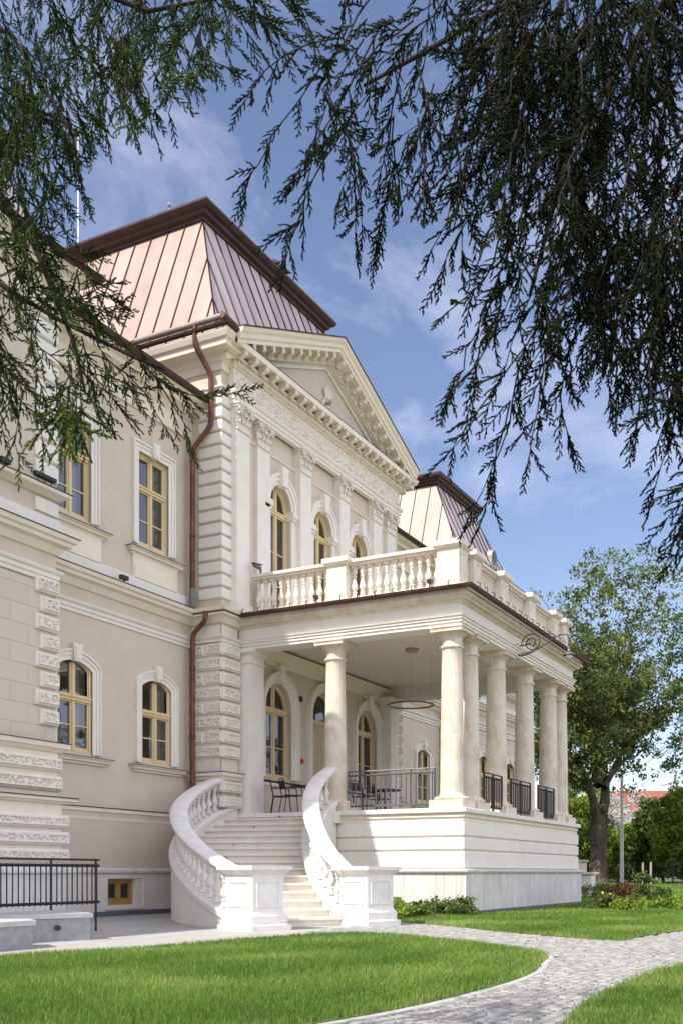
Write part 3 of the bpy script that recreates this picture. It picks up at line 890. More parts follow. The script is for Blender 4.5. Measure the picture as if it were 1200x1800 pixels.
# frieze with scrolling foliage relief
fz = M(); fz.box(E0+.0, E1-.0, YE+.02, YR+.1, 13.355, 13.93); FRZ = fz.build('frieze', CREAM, PAL)
rl = M()
nx, nz_ = 560, 30
v = []; f = []
for j in range(nz_+1):
    for i in range(nx+1):
        a = E0+.04+(E1-E0-.08)*i/nx; z = 13.39+(.50)*j/nz_
        ph = (a % .86)/.86; 
        cxs = a-(ph-.5)*.86; dx = a-cxs; dz = z-13.64
        r = math.hypot(dx*1.0, dz*1.15); th_ = math.atan2(dz, dx)*(1 if int(a/.86) % 2 else -1)
        sp = math.sin(r*34-th_*1.0)
        q = sp*.55 + noise.noise(Vector((a*11, z*11, 3.1)))*.8 + noise.noise(Vector((a*27, z*27, 9.1)))*.45
        h = .08*max(0, min(1, q+.1))
        if i in (0,nx) or j in (0,nz_): h = -.01
        v.append((a, YE+.018-h, z))
for j in range(nz_):
    for i in range(nx):
        b = j*(nx+1)+i; f.append((b,b+1,b+nx+2,b+nx+1))
rl.add(v, f); rl.build('relief', RELIEF, FRZ, fix=False)
# cornice under the pediment: dentils, egg row, modillions, corona
YC = 14.62
hc = M()
hc.sweep([(E0,YR),(E0,YE),(E1,YE),(E1,YR)], [(-.15,13.93),(.03,13.93),(.05,13.97),(.05,14.14),(-.15,14.15)])
hc.sweep([(E0,YR),(E0,YE),(E1,YE),(E1,YR)], [(-.15,14.135),(.12,14.135),(.13,14.19),(-.15,14.2)])
hc.box(E0-.4, E1+.3, YC+.02, YR, 14.30, 14.42)
hc.box(E0-.44, E1+.35, YC, YC+.06, 14.285, 14.44)
HC = hc.build('pediment_cornice', CREAM, PAL)
dn = M(); x = E0+.02
while x < E1-.04:
    dn.box(x, x+.055, YE-.115, YE+.0, 13.965, 14.075); dn.box(x+.015, x+.075, YE-.135, YE+.0, 14.095, 14.13); x += .10
dn.build('dentil_row', CREAM, HC)
fl = M(); fl.box(E0-.43, E1+.34, YC-.01, YR-.1, 14.441, 14.457); fl.build('cornice_flashing', FLASH, HC)
def modillion():
    m = M()
    m.box(-.10, .10, -.44, .0, .075, .12)
    # scrolled bracket body
    pr = [(-.0,-.02),(-.10,-.05),(-.24,.0),(-.33,.03),(-.40,.02),(-.42,.055),(-.40,.08),(.0,.08)]
    n = len(pr)
    v = [(-.075,y,z) for y,z in pr] + [(.075,y,z) for y,z in pr]
    m.add(v, [tuple(range(n)), tuple(reversed(range(n,2*n)))] + [(i,n+i,n+(i+1)%n,(i+1)%n) for i in range(n)])
    # leaf below, curling at the front
    for q in (-.05, 0, .05):
        m.tube([(q,-.02,-.06),(q,-.14,-.085),(q,-.26,-.045),(q*1.2,-.37,-.02),(q*1.4,-.44,.03)], [.02,.034,.036,.038,.02], 6)
    m.lathe([(0,0),(.05,.01),(.055,.04),(.03,.075),(0,.08)], (0,-.40), 8, False, -.05)
    return m.mesh('modillion', CREAM)
MOD = modillion()
nmod = 21
for i in range(nmod):
    x = E0+.0 + (E1-E0)*i/(nmod-1)
    inst('modillion', MOD, HC, T(x, YE-.12, 14.195) @ Matrix.Diagonal((.78,.60,1.0,1)))
# raking cornices
XL_, XR_, XM = E0-.44, E1+.37, (E0+E1)/2-.03
ZL, ZT = 14.27, 16.40
sl = (ZT-ZL)/(XM-XL_)
def rake(m, prof, xa=None, xb=None, z_off=0):
    """prof [(y, dz)] sheared up both slopes"""
    k = len(prof)
    xs = [xa if xa is not None else XL_, XM, xb if xb is not None else XR_]
    v = []
    for x in xs:
        zl = ZL + sl*(XM-XL_-abs(x-XM)) + z_off
        for y, dz in prof: v.append((x, y, zl+dz))
    f = []
    for i in range(2):
        for a in range(k):
            b = (a+1) % k; f.append((i*k+a, i*k+b, (i+1)*k+b, (i+1)*k+a))
    f += [tuple(range(k)), tuple(2*k+a for a in reversed(range(k)))]
    m.add(v, f)
TY = YE+.12
ty = M(); ty.prismY([(XL_+.3,ZL-.05),(XR_-.3,ZL-.05),(XM,ZT+.15)], TY, TY+.4)
# inner raised frame
ta = [(E0+1.5,ZL+.02),(E1-1.5,ZL+.02),(XM,ZT-.52)]
ty.prismY([(E0+1.9,ZL+.0),(E1-1.9,ZL+.0),(XM,ZL+sl*(XM-E0-1.9))], TY-.03, TY+.01)
ty_ob = ty.build('tympanum', PLASTER, PAL)
tf = M(); rake(tf, [(TY-.06,-.42),(TY-.06,-.24),(TY+.02,-.24),(TY+.02,-.42)], XL_+1.2, XR_-1.2, 0)
tf.build('tympanum_frame', TRIM, ty_ob)
pm = M()
for i in range(7):   # palmette crest over a shell, in relief
    a = math.radians(-54+18*i)
    pm.tube([(XM+.04*math.sin(a), TY-.04, 15.08), (XM+.22*math.sin(a), TY-.09, 15.10+.2*math.cos(a)), (XM+.28*math.sin(a)*1.05, TY-.13, 15.14+.34*math.cos(a))], [.02,.035,.02], 6)
pm.lathe([(.02,0),(.2,.02),(.24,.07),(.16,.13),(.02,.15)], (XM,TY-.02), 14, True, 14.98)
pm.tube([(XM-.3,TY-.05,14.75),(XM-.2,TY-.08,14.98),(XM,TY-.12,15.03),(XM+.2,TY-.08,14.98),(XM+.3,TY-.05,14.75)], .05, 8)
pm.tube([(XM-.13,TY-.08,14.84),(XM,TY-.13,14.62),(XM+.13,TY-.08,14.84)], .045, 8)
pm.lathe([(0,-.06),(.06,-.05),(.09,0),(.06,.06),(0,.07)], (XM,TY-.1), 12, False, 14.82)
pm.build('crest', RELIEF, ty_ob)
rc = M()
rake(rc, [(YC-.02,0),(YC-.02,.09),(YC-.07,.12),(YC-.09,.22),(YC-.15,.29),(YC-.18,.38),(YR+.6,.38),(YR+.6,.0)])
rake(rc, [(YE+.15,-.14),(YE-.11,-.14),(YE-.11,.02),(YE+.15,.02)])
rake(rc, [(YE+.15,-.30),(YE-.05,-.30),(YE-.05,-.13),(YE+.15,-.13)])
RC = rc.build('raking_cornice', CREAM, PAL)
dn = M()
L_ = XM-E0
x = E0+.75
while x < E1-.75:
    zl = ZL+sl*(XM-XL_-abs(x+.02-XM))
    if zl > 14.75: dn.box(x, x+.055, YE-.115, YE-.0, zl-.29, zl-.185); dn.box(x+.015, x+.075, YE-.135, YE+.0, zl-.165, zl-.135)
    x += .10
dn.build('dentil_row', CREAM, RC)
for i in range(1, 11):
    for sg in (-1, 1):
        d = 4.6 - (i-1)*.48
        if d < .1: continue
        x = XM+sg*d; zl = ZL+sl*(XM-XL_-abs(x-XM))
        ang = -sg*math.atan(sl)
        inst('modillion', MOD, RC, Matrix.Translation((x, YE-.12, zl-.115)) @ Matrix.Rotation(-ang, 4, 'Y') @ Matrix.Diagonal((.78,.60,1.0,1)))
pr = M()
rake(pr, [(YC-.20,.381),(YC-.20,.42),(19.5,.42),(19.5,.381)])
pr.build('pediment_roof', COPDARK, PAL)
# side cornices of the risalit
SC = [(-.05,13.78),(.05,13.78),(.06,13.95),(.12,14.0),(.16,14.12),(.22,14.16),(.42,14.18),(.44,14.30),(.50,14.34),(.56,14.46),(.56,14.5),(-.05,14.52)]
fr(([(XRL,27),(XRL,YR),(E0-.03,YR)], [(E1+.03,YR),(XRR,YR),(XRR,27)]), SC, 'eaves_cornice', CREAM)
gutter([(XRL,27),(XRL,YR),(E0-.05,YR)], 14.60, .50, mat=COPDARK, r=.07)
m = M(); m.tube([(XRL-.55,27,14.80),(XRL-.55,YR-.40,14.78)], .08, 12); m.build('gutter', surf('weathered_copper', (.26,.22,.21), (.36,.30,.28), 3, .5, .1, 20, metallic=.3), PAL, smooth=True)
m = M(); m.tube([(XRL-.6,YR-.42,14.80),(XRL+1.35,YR-.34,14.79)], .09, 12); m.build('gutter', COPPER, PAL, smooth=True)
# roof crests at the pediment ends
# mansards ------------------------------------------------------------------
def mansard(bx0, bx1, by0, by1, bz, tx0, tx1, ty0, ty1, tz, step, crown=.62, over=.42, zo=.0, name='mansard_roof'):
    m = M(); m2 = M(); tint = []; tint2 = []; seam = M()
    def face(b0, b1, t0, t1, m, tint):
        """quad bottom b0->b1, top t0->t1 as standing-seam strips"""
        b0, b1, t0, t1 = map(Vector, (b0, b1, t0, t1))
        L = (b1-b0).length; d = (b1-b0).normalized()
        ta, tb = (t0-b0).dot(d), (t1-b0).dot(d)
        up = (t0-b0) - d*ta
        nrm = d.cross(up).normalized()
        n = int(L/step); n = max(n, 2)
        def hi(s):   # fraction of slope reached by the line at position s
            if s < ta: return s/ta
            if s > tb: return (L-s)/(L-tb)
            return 1.0
        cuts = sorted(set([0, ta, tb, L] + [L*i/n for i in range(n+1)]))
        for a, b in zip(cuts, cuts[1:]):
            if b-a < 1e-4: continue
            tn = math.sin(int((a+b)/2/(L/n))*12.9898+L)*43758.5; tn -= math.floor(tn)
            K = 10
            for k in range(K):
                pa0, pa1 = b0+d*a+up*(hi(a)*k/K), b0+d*a+up*(hi(a)*(k+1)/K)
                pb0, pb1 = b0+d*b+up*(hi(b)*k/K), b0+d*b+up*(hi(b)*(k+1)/K)
                bb = len(m.v); m.v += [tuple(pa0), tuple(pb0), tuple(pb1), tuple(pa1)]; m.f.append((bb,bb+1,bb+2,bb+3)); tint.append(tn)
        for i in range(1, n):
            s = L*i/n; h = hi(s)
            a, b = b0+d*s, b0+d*s+up*h
            w = .012; hgt = .035
            v = [a-d*w, a+d*w, a+d*w+nrm*hgt, a-d*w+nrm*hgt, b-d*w, b+d*w, b+d*w+nrm*hgt, b-d*w+nrm*hgt]
            seam.add(v, [(0,1,2,3),(7,6,5,4),(0,4,5,1),(1,5,6,2),(2,6,7,3),(3,7,4,0)])
        seam.tube([b0, t0], .022, 6); seam.tube([b1, t1], .022, 6)
    B = [(bx0,by0,bz),(bx1,by0,bz),(bx1,by1,bz),(bx0,by1,bz)]; Tt = [(tx0,ty0,tz),(tx1,ty0,tz),(tx1,ty1,tz),(tx0,ty1,tz)]
    for i in range(4):
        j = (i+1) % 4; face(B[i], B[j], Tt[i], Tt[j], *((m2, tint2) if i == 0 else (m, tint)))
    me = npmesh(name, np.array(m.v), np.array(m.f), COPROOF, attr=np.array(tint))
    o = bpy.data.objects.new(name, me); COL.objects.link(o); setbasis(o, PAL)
    me2 = npmesh('front_slope', np.array(m2.v), np.array(m2.f), COPGREY, attr=np.array(tint2)); o2 = bpy.data.objects.new('front_slope', me2); COL.objects.link(o2); o2.parent = o; o2['label'] = 'front roof slope of greyer copper, its colour lightened to offset shade'
    seam.build('standing_seam', COPDARK, o, fix=False)
    c = M(); z = tz-zo
    k_ = crown/.62; prof = [(-.3,z-.02),(.04,z-.02),(.06,z+.05*k_),(.14,z+.08*k_),(.14,z+.2*k_),(.24,z+.26*k_),(.26,z+.36*k_),(.36,z+.42*k_),(over,z+crown-.08*k_),(over,z+crown),(-.3,z+crown+.05)]
    c.sweep([(tx0,ty0),(tx1,ty0),(tx1,ty1),(tx0,ty1)], prof, closed=True)
    c.build('crown_cornice', COPDARK, o)
    c = M(); c.frus(tx0-over+.02, tx1+over-.02, ty0-over+.02, ty1+over-.02, tz-zo+crown+.004, tx0+2, tx1-2, ty0+2, ty1-2, tz-zo+crown+.15); c.build('roof_top', COPDARK, o)
    return o
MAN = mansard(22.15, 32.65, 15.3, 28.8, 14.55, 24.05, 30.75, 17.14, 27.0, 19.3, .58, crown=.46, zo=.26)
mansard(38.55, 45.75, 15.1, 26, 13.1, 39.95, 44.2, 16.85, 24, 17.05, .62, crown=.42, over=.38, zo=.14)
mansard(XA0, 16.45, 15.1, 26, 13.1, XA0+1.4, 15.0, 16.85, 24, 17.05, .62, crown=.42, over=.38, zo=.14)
# round dormer on the far mansard
dm = M()
for k in range(20):
    pass
dm.tube([(43.6,15.6,14.75),(43.6,16.6,14.75)], .34, 20); dm.box(43.26, 43.94, 15.62, 16.6, 14.1, 14.75)
D = dm.build('dormer', surf('dormer_copper', (.30,.30,.27), (.45,.42,.38), 3, .5, metallic=.3), PAL, smooth=True)
dm = M(); dm.tube([(43.6,15.585,14.75),(43.6,15.62,14.75)], .25, 20); dm.build('pane', surf('green_pane', (.02,.07,.05), (.03,.09,.07), 3, .2), D)
# low roofs of the wings, hidden from the lawn
m = M()
for xa, xb in ((XA, XRL),(XRR, XW)):
    m = M(); m.add([(xa,YB-.6,13.08),(xb,YB-.6,13.08),(xb,21.5,14.3),(xa,21.5,14.3),(xa,27,13.1),(xb,27,13.1)], [(0,1,2,3),(3,2,5,4)])
    m.build('wing_roof', COPDARK, PAL, fix=False)
m = M()  # back and end walls, inner floors: the house is closed
m.add([(XA0,27,0),(XP,27,0),(XP,27,14.5),(XA0,27,14.5)], [(0,1,2,3)])
m.add([(XA0,YA,0),(XA0,27,0),(XA0,27,13.3),(XA0,YA,13.3)], [(0,1,2,3)])
m.add([(XP,YA,0),(XP,27,0),(XP,27,13.3),(XP,YA,13.3)], [(0,1,2,3)])
m.build('wall', PLASTER, PAL, fix=False)
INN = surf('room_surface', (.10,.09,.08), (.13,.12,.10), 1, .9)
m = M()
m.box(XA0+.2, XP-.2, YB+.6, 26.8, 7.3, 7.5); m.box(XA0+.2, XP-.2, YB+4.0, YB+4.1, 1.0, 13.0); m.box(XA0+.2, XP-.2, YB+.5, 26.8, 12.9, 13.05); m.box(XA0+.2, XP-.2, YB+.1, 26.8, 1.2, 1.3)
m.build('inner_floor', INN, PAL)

# downpipes --------------------------------------------------------------
def pipe(pts, name='downpipe', mat=None, r=.065, collars=()):
    m = M(); P2 = []
    pts = [Vector(p) for p in pts]
    for i, p in enumerate(pts):     # rounded bends
        if 0 < i < len(pts)-1:
            a = (pts[i-1]-p); b = (pts[i+1]-p); k = min(.16, a.length*.45, b.length*.45)
            a = p + a.normalized()*k; b = p + b.normalized()*k
            for q in range(5):
                u = q/4; P2.append(a*(1-u)**2 + p*2*u*(1-u) + b*u*u)
        else: P2.append(p)
    m.tube(P2, r, 12)
    o = m.build(name, mat or COPPER, PAL, smooth=True)
    for z in collars:
        c = M(); c.lathe([(r+.004,-.03),(r+.016,-.03),(r+.016,.03),(r+.004,.03)], (z[0],z[1]), 12, True, z[2]); c.build('collar', COPPER, o)
    return o
px_, py_ = 21.93, 15.88
pipe([(XRL-.55,15.62,14.74),(XRL-.55,15.62,14.25),(XRL-.14,15.42,13.65),(XRL-.14,15.42,12.35),(px_-.02,15.92,11.8),(px_-.02,py_+.05,7.75)], collars=[(px_-.02,15.92,z) for z in (11.5,9.6)])
m = M(); m.lathe([(.075,-.25),(.085,-.1),(.085,.15),(.07,.25)], (px_-.02,py_+.04), 12, True, 8.0); m.build('pipe_shoe', surf('patina_copper', (.10,.20,.18), (.25,.17,.13), 9, .6, .2), PAL, smooth=True)
pipe([(px_-.05,15.5,7.6),(px_-.05,15.5,7.38),(px_-.05,py_-.02,7.1),(px_-.05,py_+.02,6.9),(px_-.05,py_+.02,.1)], collars=[(px_-.05,py_+.02,z) for z in (6.2,4.5,2.4)])
pipe([(38.75,15.95,7.3),(38.75,15.95,.1)], r=.09, mat=COPPER)
BASEJ = surf('mortar', (.40,.38,.35), (.48,.46,.42), 5, .9)
# ------------------------------------------------------------------ portico
PXL, PXR, PYF = 22.9, 32.65, 8.95
m = M()
m.box(PXL-.10, PXR+.10, PYF-.10, YR+.05, -.1, .985)
m.build('portico_plinth', PLINTH, PAL)
m = M(); m.box(PXL-.115, PXR+.115, PYF-.115, YR, -.1, .10); m.build('base_strip', BASE, PAL)
loop = [(PXL,YR+.05),(PXL,PYF),(PXR,PYF),(PXR,YR+.05)]
fr((loop,), [(-.3,.97),(.10,.97),(.15,1.0),(.17,1.03),(.17,1.075),(.12,1.09),(-.3,1.10)], 'plinth_ledge', PLINTH)
for za, zb in ((1.10,1.50),(1.535,1.825),(1.86,2.185)):
    c_ = .022
    fr((loop,), [(-.3,za),(.0,za),(.03,za+c_),(.03,zb-c_),(.0,zb),(-.3,zb)], 'rusticated_course', RENDER)
m = M(); m.box(PXL+.02, PXR-.02, PYF+.02, YR, 1.09, 2.42); m.build('core_wall', CREAM, PAL)
fr((loop,), [(-.3,2.195),(-.01,2.195),(-.01,2.30),(.03,2.31),(.03,2.34),(.0,2.35),(.0,2.40),(-.3,2.41)], 'moulding', CREAM)
fr((loop,), [(-.5,2.40),(.06,2.40),(.09,2.42),(.09,ZF-.015),(.07,ZF),(-.5,ZF)], 'floor_edge', STAIR)
m = M(); m.box(PXL+.4, PXR-.4, PYF+.4, YR+.15, 2.38, ZF-.003); m.build('portico_floor', TREAD, PAL)
for c_ in (PXL+.03,):   # patched pedestal at the stair top
    m = M(); m.box(PXL-.30, PXL+.02, 12.15, 12.75, 2.22, ZF-.06); m.build('pier_block', STAIR, PAL)

CY = 9.42; CXL = 23.36
COLS = [(CXL,CY),(24.42,CY),(26.46,CY),(28.84,CY),(31.12,CY),(32.24,CY),(CXL,12.56),(32.24,12.56)]
ct = 6.80
def colmesh():
    h0, h1 = .33, ct-ZF-.50
    pr = [(.315,h0-.05),(.30,h0),(.288,h0+.05)]
    for i in range(13):
        u = i/12; pr.append((.285-.045*u**1.5, h0+.05+(h1-h0-.05)*u))
    pr += [(.25,h1+.02),(.275,h1+.03),(.285,h1+.055),(.275,h1+.08),(.245,h1+.09),(.242,h1+.12)]
    pr += [(.242,h1+.26),(.25,h1+.28),(.27,h1+.30),(.30,h1+.33),(.335,h1+.36),(.36,h1+.385)]
    m = M(); m.lathe(pr, n=40); return m.mesh('portico_column', STONE, True, 40)
def cbase():
    m = M(); m.box(-.42,.42,-.42,.42,0,.20)
    m.lathe([(.40,.20),(.42,.225),(.42,.255),(.395,.28),(.35,.285),(.335,.29),(.33,.30)], n=40); return m.mesh('column_base', STONE, True, 30)
def ccap():
    m = M(); h = ct-ZF; m.box(-.40,.40,-.40,.40,h-.115,h-.035); m.box(-.42,.42,-.42,.42,h-.033,h+.003); return m.mesh('abacus', STONE)
CM, CB, CC = colmesh(), cbase(), ccap()
for x, y in COLS:
    c = inst('portico_column', CM, PAL, T(x, y, ZF))
    for nm, me in (('column_base', CB), ('abacus', CC)):
        o = bpy.data.objects.new(nm, me); COL.objects.link(o); o.parent = c
for x0_, s in ((PXL,1),(31.36,-1)):   # wall pilasters of the portico
    m = M(); xa, xb = (x0_+.06, x0_+.72)
    m.box(xa, xb, YR-.35, YR+.12, ZF, ct-.35)
    m.box(xa-.03, xb+.03, YR-.38, YR+.12, ct-.36, ct-.31); m.box(xa, xb, YR-.35, YR+.12, ct-.31, ct-.16)
    m.frus(xa, xb, YR-.35, YR+.12, ct-.165, xa-.08, xb+.08, YR-.43, YR+.12, ct-.09); m.box(xa-.1, xb+.1, YR-.45, YR+.12, ct-.09, ct+.003)
    m.build('wall_pilaster', RENDER, PAL)
# entablature ring: beams over the columns
BXL, BXR, BYF = PXL+.10, PXR-.08, PYF+.12
bl = [(BXL,YR+.05),(BXL,BYF),(BXR,BYF),(BXR,YR+.05)]
fr((bl,), [(-.58,ct),(.0,ct),(.0,ct+.075),(.03,ct+.08),(.03,ct+.15),(.06,ct+.155),(.06,ct+.20),(.09,ct+.215),(.10,ct+.245),(-.56,ct+.25)], 'architrave', TRIM)
fr((bl,), [(-.56,ct+.249),(.0,ct+.249),(.0,ct+.53),(-.56,ct+.53)], 'frieze', RENDER)
fr((bl,), [(-.56,ct+.529),(.03,ct+.529),(.06,ct+.56),(.07,ct+.585),(.16,ct+.60),(.17,ct+.635),(.23,ct+.66),(.25,ct+.675),(.25,ct+.80),(-.56,ct+.82)], 'portico_cornice', STONE)
gutter([(XRL,16.1),(XRL,YR),(22.75,YR-.0),(BXL-.17,YR-.1),(BXL-.17,BYF-.17),(BXR+.17,BYF-.17),(BXR+.17,YR+.1)], 7.625, .12, r=.075)
hk = M(); hk.tube([(-.02,0,-.03),(-.05,0,.07),(.03,0,.11)], .012, 5); HK = hk.mesh('gutter_hook', DARKMETAL)
for i in range(13): inst('gutter_hook', HK, PAL, T(BXL-.45, BYF+.1+i*.47, 7.63))
for i in range(20): inst('gutter_hook', HK, PAL, T(BXL+.0+i*.5, BYF-.45, 7.63, math.pi/2))
# stone joints of the plinth
for i in range(5):
    y = PYF+.75+i*1.25; m = M(); m.box(PXL-.1015, PXL-.09, y-.004, y+.004, .10, .97); m.build('joint', BASEJ, PAL)
for i in range(6):
    x = PXL+1.3+i*1.45; m = M(); m.box(x-.004, x+.004, PYF-.1015, PYF-.09, .10, .97); m.build('joint', BASEJ, PAL)
m = M(); m.box(BXL-.2, BXR+.2, BYF-.2, YR+.1, ct+.80, ct+.93); m.build('balcony_floor', STONE, PAL)
m = M(); m.box(BXL+.57, BXR-.57, BYF+.57, YR+.1, 7.2, 7.28); m.build('portico_ceiling', CEIL, PAL)
m = M(); m.sweep([(BXL+.55,YR+.1),(BXR-.55,YR+.1)], [(-.02,6.72),(.04,6.72),(.06,6.80),(.12,6.86),(.14,6.98),(.22,7.04),(.24,7.12),(-.02,7.13)]); m.build('crown_moulding', CREAM, PAL)
# balcony balustrade
ZB = ct+.93
bal_prof = [(.075,0),(.075,.05),(.055,.06),(.06,.09),(.075,.10),(.062,.12),(.04,.135),(.05,.16),(.078,.205),(.085,.25),(.075,.30),(.05,.37),(.036,.44),(.034,.48),(.05,.495),(.05,.515),(.036,.53),(.042,.56),(.062,.60),(.066,.63),(.055,.65),(.07,.66),(.07,.70)]
def balmesh(name, mat, h, s=1.0, wide=1.0):
    m = M(); k = h/.82
    m.box(-.08*wide,.08*wide,-.08*wide,.08*wide,0,.06*k)
    m.lathe([(r*wide,(z+.06)*k) for r, z in bal_prof], n=16)
    m.box(-.08*wide,.08*wide,-.08*wide,.08*wide,.76*k,.82*k); return m.mesh(name, mat, True, 50)
BAL = balmesh('baluster', BALSTONE, .60)
BY0 = 9.15; BXc0 = 23.12; BD = .46   # balustrade line: outer faces
PB = empty('balcony_balustrade', (PXL, 12, ZB)); setbasis(PB, PAL); PB.location = (PXL, 12, ZB)
PB.matrix_parent_inverse = Matrix.Translation(PAL.location).inverted()
bpy.context.view_layer.update()
def childof(o, par):
    o.parent = par; o.matrix_parent_inverse = par.matrix_world.inverted(); return o
def sub(name, mesh_, par, mat4):
    o = bpy.data.objects.new(name, mesh_); COL.objects.link(o); childof(o, par); o.matrix_basis = mat4; return o
def sb(m, name, mat, par=None):
    o = m.build(name, mat); childof(o, par or PB); return o
rtop = 8.80
def rail(x0, x1, y0, y1):
    m = M()
    m.box(x0, x1, y0, y1, rtop-.10, rtop); m.box(x0+.05, x1-.05, y0+.05, y1-.05, rtop-.17, rtop-.10) if False else None
    return m
# dies (piers): (cx, cy, half)
dies = [(BXc0+.28,BY0+.28,.28),(24.42,BY0+.28,.26),(26.46,BY0+.28,.26),(28.84,BY0+.28,.26),(31.12,BY0+.28,.26),(32.2,BY0+.28,.26),(BXc0+.28,12.42,.27),(32.2,12.42,.27)]
for x, y, h in dies:
    m = M(); m.box(x-h, x+h, y-h, y+h, ZB, rtop-.12)
    m.box(x-h-.04, x+h+.04, y-h-.04, y+h+.04, ZB, ZB+.09)
    ring(m, [(x-h+.12,ZB+.22),(x+h-.12,ZB+.22),(x+h-.12,rtop-.24),(x-h+.12,rtop-.24)], [(x-h+.08,ZB+.18),(x+h-.08,ZB+.18),(x+h-.08,rtop-.20),(x-h+.08,rtop-.20)], y-h-.012, y-h+.01)
    m.box(x-h-.012, x-h+.01, y-h+.08, y+h-.08, ZB+.18, rtop-.20)
    m.frus(x-h-.02, x+h+.02, y-h-.02, y+h+.02, rtop-.12, x-h-.1, x+h+.1, y-h-.1, y+h+.1, rtop-.06); m.box(x-h-.1, x+h+.1, y-h-.1, y+h+.1, rtop-.06, rtop+.06)
    sb(m, 'balustrade_pier', BALSTONE)
def span(ax, a, b, fixed, n):
    c = fixed
    for sl_ in (((ZB, ZB+.09, .19),), ((rtop-.13, rtop-.075, .15), (rtop-.075, rtop+.0, .20))):
        m = M()
        for lo, hi, w in sl_:
            if ax == 'y': m.box(c-w, c+w, a, b, lo, hi)
            else: m.box(a, b, c-w, c+w, lo, hi)
        sb(m, 'rail' if len(sl_) == 2 else 'bottom_rail', BALSTONE)
    for i in range(n):
        q = a+(b-a)*(i+.5)/n
        sub('baluster', BAL, PB, T(*( (c,q) if ax == 'y' else (q,c) ), ZB+.09, 0, 1) @ Matrix.Scale((rtop-.13-ZB-.09)/.60, 4, (0,0,1)))
LXc = BXc0+.28
span('y', BY0+.56, 12.15, LXc, 11); span('y', 12.69, 14.98, LXc, 10)
xs = [BXc0+.28,24.42,26.46,28.84,31.12,32.2]
for i, n in ((1,7),(2,9),(3,8)): span('x', xs[i]+.26, xs[i+1]-.26, BY0+.28, n)
span('x', xs[0]+.28, xs[1]-.26, BY0+.28, 2); span('x', xs[4]+.26, xs[5]-.26, BY0+.28, 2)

# ------------------------------------------------------------------ staircase
ST = empty('staircase', (18.5, 11.5, 0))
tag(ST, 'pale stone staircase with two sweeping curved balustrades rising from the paving to the portico', 'staircase')
def bez(p, s):
    a=(1-s)**3;b=3*(1-s)**2*s;c=3*(1-s)*s*s;d=s**3
    return (a*p[0][0]+b*p[1][0]+c*p[2][0]+d*p[3][0], a*p[0][1]+b*p[1][1]+c*p[2][1]+d*p[3][1])
OUT = [(22.8,15.3),(19.33,15.4),(16.51,12.32),(15.75,10.55)]
INN_ = [(22.8,12.4),(20.87,12.4),(18.09,10.08),(17.75,9.3)]
def arc(P, n=200):
    pts = [bez(P, i/n) for i in range(n+1)]
    L = [0]
    for i in range(n): L.append(L[-1]+math.dist(pts[i], pts[i+1]))
    return pts, L
def at(P, u):
    pts, L = P; s = u*L[-1]
    for i in range(len(L)-1):
        if L[i+1] >= s:
            k = (s-L[i])/(L[i+1]-L[i]); a, b = pts[i], pts[i+1]
            x, y = a[0]+(b[0]-a[0])*k, a[1]+(b[1]-a[1])*k
            q = math.dist(a, b); return (x, y), ((b[0]-a[0])/q, (b[1]-a[1])/q)
    a, b = pts[-2], pts[-1]; q = math.dist(a, b)
    return b, ((b[0]-a[0])/q, (b[1]-a[1])/q)
AO, AI = arc(OUT), arc(INN_)
NS = 16; RH = ZF/NS
def offp(A, u, d):
    (x, y), (tx, ty) = at(A, u); return (x - ty*d, y + tx*d)     # d > 0: to the left of descent (inner side)
ext = .0
for k in range(NS):       # k=0 top tread (level ZF-RH) ... last tread at RH
    z = ZF-(k+1)*RH
    if z < .02: break
    u0, u1 = k/(NS-1)*1.0, (k+1)/(NS-1)*1.0
    def edge(u):
        uu = min(u, 1.0)
        a, b = offp(AO, uu, .1), offp(AI, uu, -.1)
        if u > 1: pass
        return a, b
    a0, b0 = edge(u0); a1, b1 = edge(u1)
    am, bm = edge((u0+u1)/2)
    m = M(); m.prism([a0, am, a1, b1, bm, b0][::-1], -.05 if k > NS-4 else max(-.05, z-.6), z-.045)
    # tread slab with nosing past the riser
    def ahead(p, q, d):
        l = math.dist(p, q); return (q[0]+(q[0]-p[0])/l*d, q[1]+(q[1]-p[1])/l*d)
    an, bn = ahead(a0, a1, .05), ahead(b0, b1, .05)
    m.prism([a0, am, an, bn, bm, b0][::-1], z-.045, z)
    m.build('step', TREAD, ST)
